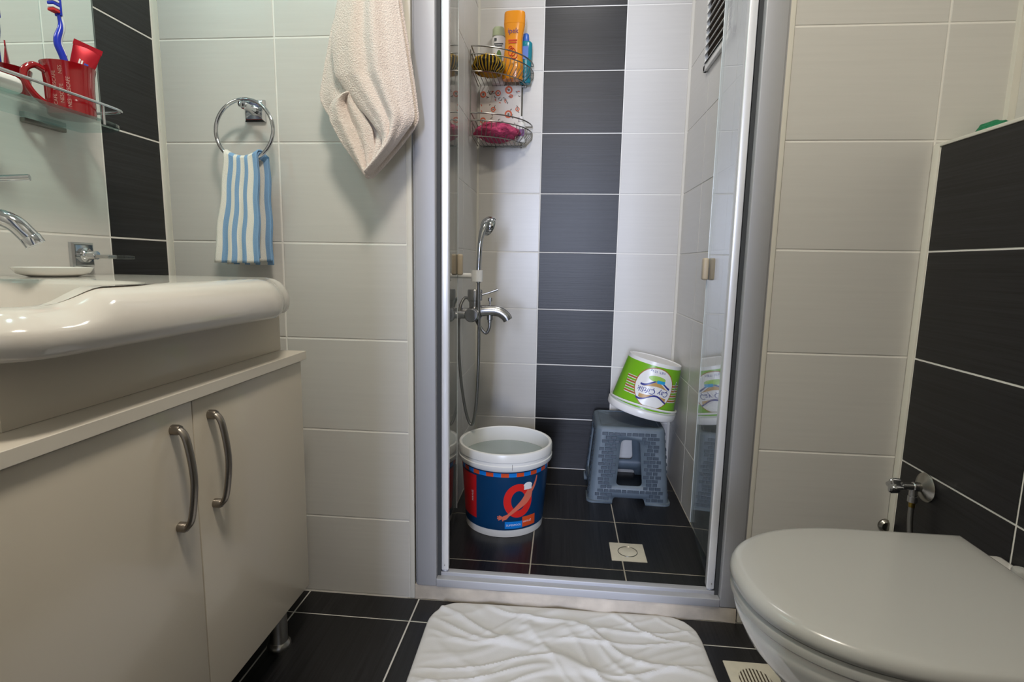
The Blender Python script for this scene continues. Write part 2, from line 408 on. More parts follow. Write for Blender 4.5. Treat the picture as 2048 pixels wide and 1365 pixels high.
# dark seal strips between leaf and jamb
P(MB().box((-.3250, .012, .05), (-.3150, .03, H-.06)), 'seal', 'rubber', sd, None, False)
P(MB().box((.4275, .012, .05), (.4380, .03, H-.06)), 'seal', 'rubber', sd, None, False)

# ------------------------------------------------------------------ vanity
XD = -.61
vc = thing('vanity_cabinet', (-.83, -.53, 0), 'cream two-door vanity cabinet on metal legs below the washbasin', 'cabinet')
yR, yL, zB, zT = -.166, -.885, .128, .700
body = MB().box((XL+.004, yL+.003, zB+.003), (XD-.019, yR-.003, zT))
P(body, 'body', 'lacquer', vc, smooth=False)
ySeam = -.543
for k, (a, b) in enumerate(((ySeam+.0012, yR), (yL, ySeam-.0012))):
    d = P(MB().box((XD-.018, a, zB), (XD, b, zT-.003), .0012), 'door', 'lacquer', vc)
    hy = ySeam+(.042 if k == 0 else -.048); z1, z0 = .662, .498
    hp = bez([(XD, hy, z1), (XD+.014, hy, z1-.001), (XD+.024, hy, z1-.022), (XD+.031, hy, (z1+z0)/2), (XD+.024, hy, z0+.022), (XD+.014, hy, z0+.001), (XD, hy, z0)], 8)
    hm = MB()
    rings = []
    for i, p in enumerate(hp):
        a_ = hp[max(i-1, 0)]; b_ = hp[min(i+1, len(hp)-1)]; t = (b_-a_).normalized(); u = Vector((0, 1, 0)); v = t.cross(u).normalized()
        rings.append([p+u*(.0072*math.cos(q))+v*(.0048*math.sin(q)) for q in [2*math.pi*j/12 for j in range(12)]])
    hm.loft(rings)
    for zz in (z1, z0): hm.lathe([(0, 0), (.0085, 0), (.0085, .010), (.007, .014), (0, .014)], (XD, hy, zz), 16, 'x')
    P(hm, 'handle', 'handle_steel', vc, d)
for lx in (-.662, -.99):
    for ly in (-.225, -.82):
        lg = P(MB().lathe([(0, 0), (.0275, 0), (.0275, .004), (.026, .010), (.0215, .014), (.0205, .016), (.0205, zB+.003), (0, zB+.003)], (lx, ly, .0003), 32), 'leg', 'brushed', vc)
wt = thing('worktop', (-.83, -.53, .7005), 'thin cream worktop slab with boxed plinth under the basin', 'worktop')
P(MB().box((XL+.004, -.895, .7005), (-.600, -.158, .7205), .001), 'slab', 'board_edge', wt, smooth=False)
P(MB().box((-.680, -.800, .7210), (-.663, -.158, .812)).box((XL+.004, -.800, .7210), (-.680, -.784, .812)).box((XL+.004, -.174, .7210), (-.680, -.158, .812)), 'plinth', 'lacquer', wt, smooth=False)

# washbasin: one thick shell with rolled front, deck and bowl
def basin():
    n_u, n_v = 96, 60
    y0, y1 = -.864, -.150; xb = XL+.003
    def xf(y): return -.614+.042*sst(-.20, -.33, y)*sst(-.875, -.78, y)
    def dist_in(x, y):
        """distance inside the rounded outline (front and ends; the wall side stays square)"""
        r = .075; dx = xf(y)-x; dy = min(y-y0, y1-y)
        if dx < r and dy < r: return r-math.hypot(r-dx, r-dy)
        return min(dx, dy)
    ztop = .893
    def bowl(x, y):
        q = (abs((x+.795)/.165)**2.6+abs((y+.60)/.225)**2.6)**(1/2.6)
        return -.125*(1-sst(.25, 1.02, q)) if q < 1.02 else 0
    def edge(d, R=.042):
        d = max(d, 0)
        return 0 if d >= R else -(R-math.sqrt(max(0, R*R-(R-d)**2)))
    mb = MB(); N = n_u
    # plan rings: outline shrunk towards an inner line
    outl = []
    rr = .075
    def corner(cx, cy, a0, a1):
        return [(cx+rr*math.cos(math.radians(a0+(a1-a0)*k/10)), cy+rr*math.sin(math.radians(a0+(a1-a0)*k/10))) for k in range(11)]
    pts = [(xb, y0)]+[(xb+(xf(y0)-rr-xb)*k/14, y0) for k in range(1, 14)]
    pts += corner(xf(y0+rr)-rr, y0+rr, -90, 0)
    pts += [(xf(y0+rr+(y1-y0-2*rr)*k/50), y0+rr+(y1-y0-2*rr)*k/50) for k in range(1, 50)]
    pts += corner(xf(y1-rr)-rr, y1-rr, 0, 90)
    pts += [(xf(y1)-rr+(xb-xf(y1)+rr)*k/14, y1) for k in range(1, 15)]
    pts += [(xb, y1+(y0-y1)*k/40) for k in range(1, 40)]
    cx, cy = -.795, -.680
    rings = []
    def ring(fr, zf):
        return [Vector((cx+(x-cx)*fr, cy+(y-cy)*fr, zf(cx+(x-cx)*fr, cy+(y-cy)*fr, x, y))) for x, y in pts]
    # underside and rolled skirt; inset measured along the local normal
    def inset(d, z):
        out = []
        M = len(pts)
        for i in range(M):
            a = Vector(pts[i-1]+(0,)); b = Vector(pts[(i+1) % M]+(0,)); t = (b-a).normalized(); nrm = Vector((-t.y, t.x, 0))
            x, y = pts[i]; wall = x <= xb+1e-6
            p = Vector((x, y, 0))+nrm*(0 if wall else d)
            if wall: p.y = min(max(p.y, y0+d), y1-d)
            out.append(Vector((max(p.x, xb), p.y, z)))
        return out
    prof = [(.10, .8125), (.022, .8125), (.010, .815), (.003, .822), (0, .834), (.0, .848), (.003, .860), (.009, .872), (.018, .8825), (.030, .8895), (.044, .8925), (.058, .893)]
    R_ = [inset(d, z) for d, z in prof]
    last = R_[-1]
    # deck and bowl: blend the last ring into concentric bowl curves
    def bowlpt(p, q, z):
        a = math.atan2((p.y-cy)/.150, (p.x-cx)/.165); c, s = math.cos(a), math.sin(a)
        k = (abs(c)**2.6+abs(s)**2.6)**(-1/2.6)
        return Vector((cx+.165*q*k*c, cy+.150*q*k*s, z))
    br_ = [(1.10, .8925), (1.05, .892), (1.01, .8895), (.98, .884), (.95, .872), (.91, .850), (.84, .820), (.72, .795), (.55, .782), (.35, .775), (.14, .772)]
    b1 = [bowlpt(p, 1.14, .8928) for p in last]
    for t in (.33, .66): R_.append([p.lerp(q, t) for p, q in zip(last, b1)])
    R_.append(b1)
    for q, z in br_: R_.append([bowlpt(p, q, z) for p in last])
    mb.loft(R_)
    mb.mapv(lambda v: Vector((v.x, v.y, v.z-.021*sst(-.70, -.775, v.y)*sst(.835, .885, v.z)*sst(-.86, -.74, v.x))))
    return mb
wbs = thing('washbasin', (-.83, -.53, .8125), 'thick rounded white ceramic washbasin on the cream vanity', 'washbasin')
P(basin(), 'basin', 'basin_ceramic', wbs)
P(MB().lathe([(.011, 0), (.017, .0), (.017, .003), (.013, .005), (.011, .004), (.011, 0)], (-.941, -.590, .871), 24, 'x'), 'overflow_ring', 'chrome', wbs)
P(MB().lathe([(0, .004), (.026, .004), (.032, .001), (.032, -.002), (0, -.002)], (-.795, -.680, .774), 24), 'drain', 'chrome', wbs)
# faucet
fa = thing('basin_faucet', (-.965, -.605, .893), 'curved chrome single-lever faucet at the back of the basin', 'faucet')
P(MB().lathe([(0, 0), (.027, 0), (.027, .006), (.022, .012), (.0215, .09), (.020, .10), (.0, .105)], (-.965, -.605, .8925), 28), 'body', 'chrome', fa)
sp = bez([(-.965, -.605, .965), (-.92, -.598, .990), (-.885, -.583, .9905), (-.866, -.574, .982), (-.856, -.565, .966), (-.848, -.559, .951)], 8)
P(MB().tube(sp, [.0135]*len(sp), 18), 'spout', 'chrome', fa)
P(MB().lathe([(.0, 0), (.0115, 0), (.0142, -.001), (.0142, .012), (.0135, .013)], (0, 0, 0), 20).mapv(lambda v: Matrix.Rotation(math.radians(28), 3, Vector((.6, -.8, 0)))@v+Vector((-.848, -.559, .950))), 'aerator', 'chrome', fa)
P(MB().lathe([(0, 0), (.021, 0), (.021, .022), (.016, .030), (0, .032)], (-.965, -.605, .998), 24).tube([(-.965, -.605, 1.025), (-.92, -.585, 1.047), (-.852, -.553, 1.055)], [.006, .0058, .0052], 12), 'lever', 'chrome', fa)
# soap dish holder on the wall
hd = thing('soap_holder', (XL, -.270, .935), 'square chrome wall plate with a flat glass arm beside the basin', 'holder')
def plate(c, nx, s=.027):
    mb = MB(); r = lambda h, d: [Vector((d, -h, -h)), Vector((d, h, -h)), Vector((d, h, h)), Vector((d, -h, h))]
    mb.loft([r(s, .0004), r(s, .007), r(s-.004, .011), r(s-.006, .0115)])
    q = nx
    return mb.mapv(lambda v: Vector(c)+(Vector((v.x, v.y, v.z)) if q == 'x' else Vector((v.y, -v.x, v.z))))
P(plate((XL, -.270, .935), 'x'), 'plate', 'chrome', hd, smooth=False)
P(MB().lathe([(.016, .010), (.016, .016), (.011, .02), (.009, .024), (.009, .04), (0, .04)], (XL, -.270, .935), 24, 'x'), 'collar', 'chrome', hd)
P(MB().box((XL+.036, -.277, .9285), (XL+.074, -.255, .9365), .002), 'arm', 'satin', hd)
P(MB().box((XL+.073, -.280, .9275), (XL+.112, -.250, .9355), .002), 'glass_tongue', 'clear_glass', hd)
ds = MB().lathe([(0, .0), (.05, .0), (.072, .006), (.083, .017), (.081, .0175), (.069, .009), (.048, .004), (0, .004)], (-.957, -.425, .8935), 44).mapv(lambda v: Vector((-.957+(v.x+.957)*.66, -.425+(v.y+.425)*.82, v.z)))
tag(ds.build('soap_dish', 'ceramic'), 'shallow white oval soap dish on the back of the basin', 'dish')

# ------------------------------------------------------------------ mirror, glass shelf and what stands on it
mr = thing('wall_mirror', (XL, -.50, 1.235), 'frameless wall mirror above the glass shelf', 'mirror')
P(MB().box((XL+.0006, -.80, 1.238), (XL+.005, -.189, 1.90), .001), 'mirror_pane', 'mirror_silver', mr, smooth=False)
P(MB().box((XL+.0006, -.1885, 1.238), (XL+.0055, -.1865, 1.90)), 'mirror_rim', 'mirror_edge', mr, smooth=False)
ml = thing('mirror_lamp', (XL, -.52, 1.94), 'chrome lamp bar with two small spots above the mirror', 'lamp')
P(MB().box((XL+.001, -.72, 1.925), (XL+.03, -.32, 1.955), .004), 'bar', 'chrome', ml)
for yy in (-.40, -.64):
    h_ = P(MB().tube(bez([(XL+.025, yy, 1.94), (XL+.10, yy, 1.99), (-.85, yy, 2.03), (-.83, yy, 2.01)], 6), .006, 8).lathe([(0, .05), (.022, .05), (.034, .0), (.032, .0), (.02, .046), (0, .046)], (-.83, yy, 1.968), 24), 'spot', 'chrome', ml)
    P(MB().lathe([(0, .012), (.018, .010), (.022, .018), (0, .03)], (-.83, yy, 1.968), 16), 'bulb', 'spot_glow', ml, h_)
SZ = 1.196
gs = thing('glass_shelf', (XL, -.55, SZ), 'green-tinted glass shelf with a chrome guard rail under the mirror', 'shelf')
def shelf_outline():
    y1, y0, xw, xf = -.243, -.84, XL+.004, -.918
    pts = [(xw, y0), (xf, y0)]
    pts += [(xf-.07+.07*math.cos(a), y1-.07+.07*math.sin(a)) for a in [math.pi/2*k/10 for k in range(11)]]
    pts += [(xw, y1)]
    return pts
so = shelf_outline()
P(MB().loft([[Vector((x, y, SZ)) for x, y in so], [Vector((x, y, SZ+.006)) for x, y in so]]), 'glass_plate', 'shelf_glass', gs, smooth=False)
rz = SZ+.034
rail = bez([(XL+.006, -.262, rz), (-.96, -.2645, rz), (-.927, -.270, rz), (-.917, -.292, rz), (-.915, -.34, rz)], 8)+[Vector((-.915, -.84, rz))]
rl = P(MB().tube(rail, .0028, 10), 'guard_rail', 'chrome', gs)
for py in (-.325, -.70): P(MB().tube([(-.917, py, SZ-.004), (-.917, py, rz)], .0022, 8), 'post', 'chrome', gs)
for py in (-.33, -.50, -.72): P(MB().box((XL+.001, py-.045, SZ-.010), (XL+.012, py+.045, SZ-.0008), .002), 'bracket', 'steel_dark', gs)
# mug
MX, MY, MZ = -.975, -.335, SZ+.0065
mg = thing('mug', (MX, MY, MZ), 'dark red ceramic mug holding a toothbrush and a toothpaste tube', 'mug')
rings = [(0, 0), (.036, 0), (.0385, .002), (.039, .006), (.0395, .06), (.041, .082), (.044, .095), (.0425, .0955), (.039, .082), (.0365, .06), (.036, .008), (0, .006)]
P(MB().lathe(rings, (MX, MY, MZ), 48), 'cup', 'red_mug', mg)
dirh = Vector((-.36, -.93, 0)).normalized()
hp = bez([Vector((MX, MY, MZ))+dirh*a+Vector((0, 0, b)) for a, b in [(.037, .076), (.055, .082), (.070, .070), (.071, .050), (.058, .028), (.036, .012)]], 8)
P(MB().tube(hp, .0058, 12), 'handle', 'red_mug', mg)
def on_cyl(vs, cx, cy, cz, rf, ang0):
    """flat artwork (x = along the girth, y = up) laid on a round body whose radius at height z is rf(z)"""
    out = []
    for x, y, *_ in vs:
        r = rf(y); a = ang0+x/r; out.append((cx+r*math.cos(a), cy+r*math.sin(a), cz+y))
    return out
for i, (xo, yo, tx) in enumerate([(-.024, .058, 'NESCAFE'), (-.013, .036, 'NESCAFE'), (-.013, .078, 'NES'), (-.002, .050, 'NESCAFE'), (-.002, .020, 'NES'), (-.024, .024, 'CAFE')]):
    vs, fs = text2d(tx, .0085); vs = [(-y+xo, x+yo, 0) for x, y, z in vs]
    vs = [v for v in vs]
    P(MB().add(on_cyl(vs, MX, MY, MZ, lambda z: .0395+.0004+(.0045*max(0, (z-.06)/.035)**1.6 if z > .06 else .0), math.atan2(-.72, .69)), fs), 'print', 'mug_print', mg, smooth=False)
# toothbrush
tb = thing('toothbrush', (MX, MY, MZ+.01), 'blue and clear toothbrush standing in the red mug', 'toothbrush')
TP = [(MX+.008, MY+.002, MZ+.012), (MX+.002, MY-.008, MZ+.10), (MX-.004, MY-.014, MZ+.135), (MX-.002, MY-.006, MZ+.165), (MX-.003, MY-.006, MZ+.185), (MX-.004, MY-.006, MZ+.215)]
tp = bez(TP, 8)
P(MB().tube(tp, [.0062-.0028*sst(.45, .75, i/(len(tp)-1)) for i in range(len(tp))], 12), 'handle', 'brush_blue', tb)
P(MB().tube([p+Vector((.0012, .0036, 0)) for p in tp[10:]], [.0045-.0012*sst(.2, .7, i/(len(tp)-11)) for i in range(len(tp)-10)], 10), 'clear_back', 'clear_plastic', tb)
hb = tp[-1]
P(MB().box((hb.x-.007, hb.y-.002, hb.z-.030), (hb.x+.007, hb.y+.003, hb.z+.006), .002), 'head', 'brush_blue', tb)
for k in range(6):
    z = hb.z-.026+k*.0058
    P(MB().box((hb.x-.0065, hb.y-.016, z), (hb.x+.0065, hb.y-.002, z+.0046), .0008), 'bristles', ('bristle_red', 'bristle_white', 'brush_blue', 'bristle_white', 'brush_blue', 'brush_blue')[k], tb)
# toothpaste tube
tpz = thing('toothpaste_tube', (MX-.004, MY+.012, MZ+.01), 'shiny red toothpaste tube tilted in the red mug', 'toothpaste')
def tubebody():
    R_ = []
    a0 = Vector((MX-.006, MY+.0, MZ+.014)); a1 = Vector((MX+.020, MY+.028, MZ+.140)); ax = (a1-a0).normalized()
    wd = Vector((.70, .71, 0)); wd = (wd-ax*wd.dot(ax)).normalized(); th = ax.cross(wd)
    for k in range(15):
        t = k/14; wv = .0135+.009*t; tv = .0125*(1-t)**.75+.0008
        R_.append([a0.lerp(a1, t)+wd*(wv*math.cos(q))+th*(tv*math.sin(q)) for q in [2*math.pi*j/24 for j in range(24)]])
    mb = MB().loft(R_)
    return mb, a0, a1, ax, wd, th
tm, a0, a1, ax, wd, th = tubebody()
P(tm, 'tube', 'paste_red', tpz)
cm = MB().loft([[a1+ax*e+wd*(.0232*sx_)+th*(.0012*sy_) for sx_, sy_ in ((-1, -1), (1, -1), (1, 1), (-1, 1))] for e in (-.004, .006)])
P(cm, 'crimp', 'paste_red', tpz, smooth=False)
sgn = 1 if th.dot(Vector((1, -1, 0))) > 0 else -1
for q, off, ln, wd_, mm in ((.70, -.006, .022, .0014, 'print_white'), (.66, -.002, .030, .0014, 'print_white'), (.62, .005, .034, .0034, 'print_blue'), (.60, .011, .02, .0018, 'print_white')):
    base = a0.lerp(a1, q); hh = .0125*(1-q)**.75+.0012
    P(MB().add([base+ax*(x*ln/2)+wd*(off+y*wd_)+th*(sgn*hh) for x, y in ((-1, -1), (1, -1), (1, 1), (-1, 1))], [(0, 1, 2, 3)]), 'print', mm, tpz, smooth=False)
sb = MB().box((-.965, -.545, SZ+.0065), (-.925, -.472, SZ+.036), .012)
tag(sb.build('soap_bar', 'soap'), 'rounded white soap bar on the glass shelf beside the mug', 'soap')

# ------------------------------------------------------------------ towel ring and towels
tr = thing('towel_ring', (-.787, 0, 1.303), 'round chrome towel ring on a square wall plate holding a striped cloth', 'towel ring')
P(plate((-.787, 0, 1.303), 'y', .0265), 'plate', 'chrome', tr, smooth=False)
P(MB().lathe([(0, 0), (.013, 0), (.011, -.012), (.009, -.02), (.009, -.045), (0, -.047)], (-.787, -.010, 1.303), 20, 'y').lathe([(0, -.008), (.008, -.006), (.0105, 0), (.008, .006), (0, .008)], (-.790, -.056, 1.305), 16), 'arm', 'chrome', tr)
RC = Vector((-.7865, -.058, 1.2445)); RR = .0735
P(MB().tube([RC+Vector((RR*math.cos(a), .006*math.sin(a), RR*math.sin(a))) for a in [2*math.pi*k/64 for k in range(64)]], .0046, 12, closed=True), 'ring', 'chrome', tr)
def cloth(name, fn, nu, nv, thick, m, uvfn=None, sub=0):
    mb = MB().grid(fn, nu, nv); o = mb.build(name, m, fixn=False); me = o.data
    if uvfn:
        uvl = me.uv_layers.new(name='cloth')
        for p in me.polygons:
            for li, vi in zip(p.loop_indices, p.vertices): uvl.data[li].uv = uvfn(vi % (nu+1)/nu, vi//(nu+1)/nv)
    md = o.modifiers.new('s', 'SOLIDIFY'); md.thickness = thick; md.offset = 0
    return o
# striped hand towel: one sheet folded over the lower arc of the ring, front layer, then back layers
ht = thing('hand_towel', (-.80, -.06, .925), 'folded white hand towel with light blue stripes on the towel ring', 'towel')
def hand(layer):
    def fn(u, v):
        # v: 0 front hem, .5 over the ring, 1 back hem
        zf, zb = ((.935, .927), (.923, .919))[layer]
        off = layer*.0055
        uu = u-.5
        zr = RC.z-math.sqrt(max(0, RR**2-(uu*.088)**2))
        dz = zr+.0045+off+.001
        if v < .47:
            t = v/.47; z = zf+(dz-.006-zf)*t; y = RC.y-.0085-off-.006*(1-t)-.0025*math.sin(u*19+1)*(.4+.6*(1-t))
        elif v > .53:
            t = (v-.53)/.47; z = dz-.006+(zb-dz+.006)*t; y = RC.y+.009+off+.006*t+.002*math.sin(u*16)*t
        else:
            a = (v-.47)/.06*math.pi; z = dz-.006+.0075*math.sin(a); y = RC.y-(.0085+off)*math.cos(a)
        ww = .088+.026*(1-sst(.93, 1.18, z))+(.008 if v > .5 else 0)
        x = -.791+uu*ww-.019*(1-sst(.9, 1.19, z))*1.0+(.010 if v > .53 else 0)+.0015*math.sin(z*60+u*3)
        return (x, y, z)
    return fn
o = cloth('outer_layer', hand(1), 30, 70, .003, 'stripe', lambda u, v: (u*.98, v)); o.parent = ht; o.data.transform(Matrix.Translation(-ht.location))
o = cloth('inner_layer', hand(0), 30, 70, .003, 'stripe', lambda u, v: ((u*.9+.06), v)); o.parent = ht; o.data.transform(Matrix.Translation(-ht.location))
# bath towel on a hook
hk = thing('towel_hook', (-.465, 0, 1.80), 'small chrome hook behind the hanging bath towel', 'hook')
P(plate((-.465, 0, 1.80), 'y', .022), 'plate', 'chrome', hk, smooth=False)
P(MB().tube(bez([(-.465, -.008, 1.80), (-.465, -.04, 1.795), (-.465, -.062, 1.80), (-.465, -.07, 1.825)], 6), .006, 10), 'prong', 'chrome', hk)
YT = -.06
def px(u, v, y=YT): p = at(u, v, y=y); return p.x, p.z
def interp(tab, z):
    tab = sorted(tab)
    if z <= tab[0][0]: return tab[0][1]
    for (a, b), (c, d) in zip(tab, tab[1:]):
        if z <= c: t = (z-a)/(c-a); return b+(d-b)*t
    return tab[-1][1]
def tab(pts): return [(px(*p)[1], px(*p)[0]) for p in pts]
TL = tab([(737, 358), (712, 330), (690, 297), (664, 245), (640, 205), (637, 190), (647, 130), (660, 60), (678, 0)])+[(1.70, -.515), (1.80, -.475), (1.83, -.468)]
TR = tab([(743, 358), (775, 325), (805, 290), (836, 250), (839, 238), (832, 180), (820, 100), (808, 30), (804, 0)])+[(1.70, -.405), (1.80, -.455), (1.83, -.462)]
ztop = 1.822
def towel_layer(zbot_fn, yoff, xl, xr, ph, amp):
    def fn(u, v):
        zb = zbot_fn(u); z = zb+(ztop-zb)*v
        # the lower hem runs along the silhouette; rows above keep their own edges
        a, b = interp(xl, z), interp(xr, z)
        x = a+(b-a)*u
        g = sst(1.82, 1.35, z)
        fold = math.sin(u*2*math.pi*2.1+ph)*.55+math.sin(u*2*math.pi*3.7+ph*2.1)*.3
        y = -.062-.012*math.sin(math.pi*min(1, max(0, u)))-yoff*g+amp*fold*(.35+.65*g)
        y -= .010*math.exp(-((u-.62)/.10)**2)*g
        return (x, min(y, -.012), z)
    return fn
bt = thing('bath_towel', (-.465, -.07, 1.80), 'thick pale pink terry bath towel hanging folded from the hook', 'towel')
def addlayer(name, fn, nu, nv, th_):
    o = cloth(name, fn, nu, nv, th_, 'terry'); o.data.transform(Matrix.Translation(-bt.location)); o.parent = bt
    md = o.modifiers.new('sub', 'SUBSURF'); md.levels = 1; md.render_levels = 1
zt = px(740, 358)[1]
# back layer: full outline down to the point
addlayer('back_layer', towel_layer(lambda u: zt, .0, TL, TR, .6, .010), 44, 70, .007)
# front layer: its hem runs from the left fold across to the right and down to the point
HEM = [(px(*p)[1], px(*p)[0]) for p in [(742, 352), (760, 325), (775, 298), (775, 282), (752, 250), (728, 222), (708, 196), (690, 172), (680, 160)]]+[(px(672, 90)[1], px(672, 90)[0]), (px(684, 0)[1], px(684, 0)[0]), (1.70, -.51), (1.80, -.473), (1.83, -.467)]
TR2 = [(z, x-.003) for z, x in TR]
addlayer('front_layer', towel_layer(lambda u: zt+.006, .030, HEM, TR2, 1.5, .008), 44, 90, .007)
# inner fold that peeps out under the front hem
IL = tab([(738, 354), (715, 325), (690, 290), (668, 248), (667, 222), (674, 208), (690, 198), (712, 192)])
IR = tab([(744, 354), (752, 330), (757, 300), (752, 262), (738, 238), (726, 218), (716, 200), (713, 191)])
zi = px(712, 193)[1]
def inner(u, v):
    z = zt+.004+(zi-zt-.004)*v; a, b = interp(IL, z), interp(IR, z)
    return (a+(b-a)*u, -.080-.018*math.sin(u*math.pi)**2+.024*sst(.3, .55, u)*(1-sst(.55, .8, u))-.006*v, z)
addlayer('inner_fold', inner, 24, 40, .006)

# ------------------------------------------------------------------ bath mat
def matfn(u, v):
    L, Wd = .70, .56; r = .095
    x = (u-.5)*L; y = (v-.5)*Wd
    # rounded corners: pull the grid inside
    ax_, ay_ = L/2-r, Wd/2-r
    if abs(x) > ax_ and abs(y) > ay_:
        dx, dy = abs(x)-ax_, abs(y)-ay_; m_ = max(dx, dy); h = math.hypot(dx, dy)
        k = m_/h if h > 0 else 1
        x = math.copysign(ax_+dx*k, x); y = math.copysign(ay_+dy*k, y)
    p = Vector((x*3.2, y*3.2, 4.7))
    wv = noise.noise_vector(p*1.3)*.35
    q = Vector((x, y, 0))+wv*.22
    def ridge(ang, sc, ph, w_):
        a = math.radians(ang); t = q.x*math.cos(a)+q.y*math.sin(a); s_ = -q.x*math.sin(a)+q.y*math.cos(a)
        n_ = noise.noise(Vector((t*1.5+ph, s_*sc, ph)))
        return (1-min(1, abs(n_)*w_))**2
    fade = sst(0, .04, L/2-abs(x))*sst(0, .03, Wd/2-abs(y))
    h = .72*(.010*ridge(-24, 12, 1.3, 6)+.008*ridge(8, 14, 5.1, 6)+.006*ridge(-48, 13, 9.7, 6)+.004*ridge(30, 16, 3.3, 6)+.003*noise.noise(Vector((x*14, y*14, 0))))
    z = .006+h*(.15+.85*fade)+.002*noise.noise(Vector((x*5, y*5, 2)))
    e = min(L/2-abs(x), Wd/2-abs(y))
    z -= .004*(1-sst(0, .012, e))
    return (x, y, max(.0025, z))
bm_ = cloth('bath_mat', matfn, 180, 150, .004, 'cotton_white')
md = bm_.modifiers.new('sm', 'SMOOTH'); md.iterations = 5; md.factor = .5
bm_.location = (.028, -.288, .001); bm_.rotation_euler = (0, 0, math.radians(1.2))
tag(bm_, 'crumpled white cotton bath mat on the black floor before the shower', 'bath mat')

# ------------------------------------------------------------------ toilet
to = thing('toilet', (.58, -.515, 0), 'white ceramic toilet with closed lid against the dark tiled box', 'toilet')
TY = -.515
def dshape(xt, xe, b, xh, n=2.25, N=30):
    """outline: straight hinge end at xh, half superellipse to the tip xt"""
    pts = []; a = xe-xt
    for k in range(2*N+1):
        t = -math.pi/2+math.pi*k/(2*N); c, s = math.cos(t), math.sin(t)
        pts.append((xe-a*abs(c)**(2/n), TY+b*math.copysign(abs(s)**(2/n), s)))
    pts += [(xe+(xh-xe)*k/8, TY+b) for k in range(1, 9)]
    pts += [(xh, TY+b-2*b*k/10) for k in range(1, 10)]
    pts += [(xh+(xe-xh)*k/8, TY-b) for k in range(0, 8)]
    return pts
def dring(i, z, xt=.296, xe=.56, b=.196, xh=.768): return [Vector((x, y, z)) for x, y in dshape(xt+i, xe, b-i, xh-i*.6)]
lid = MB().loft([dring(.010, .412), dring(.003, .4135), dring(.0, .418), dring(.0, .425), dring(.003, .432), dring(.009, .4375), dring(.018, .4395), dring(.06, .4405), dring(.12, .441)])
P(lid, 'lid', 'lid_plastic', to)
P(MB().loft([dring(.020, .388), dring(.007, .389), dring(.002, .394), dring(.002, .405), dring(.006, .4105), dring(.03, .411)]), 'seat', 'lid_plastic', to)
def bring(z, xt, xe, b, xh): return [Vector((x, y, z)) for x, y in dshape(xt, xe, b, xh)]
bowl = MB().loft([bring(.001, .47, .62, .105, .80), bring(.03, .475, .62, .10, .80), bring(.10, .48, .62, .098, .80), bring(.18, .455, .60, .108, .81), bring(.24, .405, .58, .130, .82), bring(.29, .355, .57, .155, .825), bring(.33, .322, .56, .175, .83), bring(.36, .308, .56, .186, .8305), bring(.378, .304, .56, .190, .8305), bring(.387, .308, .56, .188, .8305)])
P(bowl, 'bowl', 'ceramic', to)
P(MB().box((.757, TY-.178, .386), (.8305, TY+.178, .4095), .010), 'rear_deck', 'ceramic', to)
for s_ in (-.078, .078): P(MB().lathe([(0, 0), (.013, 0), (.013, .03), (.011, .034), (0, .035)], (.786, TY+s_, .402), 16), 'hinge', 'lid_plastic', to)

# angle valve on the dark wall
av = thing('angle_valve', (XB, -.118, .448), 'chrome angle valve with braided hose on the dark tiles behind the toilet', 'valve')
vc_ = Vector((XB, -.118, .448))
P(MB().lathe([(.0, 0), (.032, -.0005), (.033, -.003), (.028, -.007), (.014, -.012), (.0105, -.014), (.0105, -.02)], vc_, 30, 'x'), 'rosette', 'brushed', av)
P(MB().lathe([(.0105, -.012), (.0105, -.028), (.0085, -.03), (.0085, -.052), (.006, -.054), (.006, -.060), (0, -.06)], vc_, 20, 'x').lathe([(.0085, 0), (.0085, -.022), (.010, -.022), (.010, -.036), (.008, -.036)], vc_+Vector((-.026, 0, 0)), 16), 'body', 'satin', av)
hm = MB()
rg = lambda d, s_: [vc_+Vector((d, (s_+.004*math.cos(4*q))*math.cos(q), (s_+.004*math.cos(4*q))*math.sin(q))) for q in [2*math.pi*k/32 for k in range(32)]]
hm.loft([rg(-.056, .009), rg(-.058, .0135), rg(-.074, .0145), rg(-.079, .011), rg(-.080, .004)])
P(hm, 'knob', 'chrome', av)
hs = bez([vc_+Vector((-.026, 0, -.034)), vc_+Vector((-.027, -.004, -.09)), vc_+Vector((-.025, -.022, -.16)), vc_+Vector((-.018, -.055, -.22)), vc_+Vector((-.004, -.085, -.24))], 10)
P(MB().lathe([(.0065, 0), (.0065, -.014), (.0055, -.016)], vc_+Vector((-.026, 0, -.034)), 14), 'ferrule', 'brass', av)
P(MB().tube(hs, .0058, 10), 'hose', 'hose', av)
pc = MB().lathe([(0, 0), (.016, -.001), (.016, -.006), (.011, -.012), (0, -.013)], (at(1768, 1050, y=0).x, 0, at(1768, 1050, y=0).z), 20, 'y')
tag(pc.build('pipe_cap', 'steel_dark'), 'small dark metal pipe cap low on the white wall behind the toilet', 'pipe cap')
sp_ = MB()
bmx = bmesh.new(); bmesh.ops.create_icosphere(bmx, subdivisions=4, radius=1)
for v in bmx.verts:
    k = 1+.12*noise.noise(v.co*4); v.co = Vector((v.co.x*.034*k, v.co.y*.030*k, (v.co.z*.021*k)))
sp_.bm(bmx); tag(sp_.build('scrub_sponge', 'green_sponge', loc=(.922, -.050, 1.2372)), 'small green scrubbing sponge on the ledge of the tiled box', 'sponge')

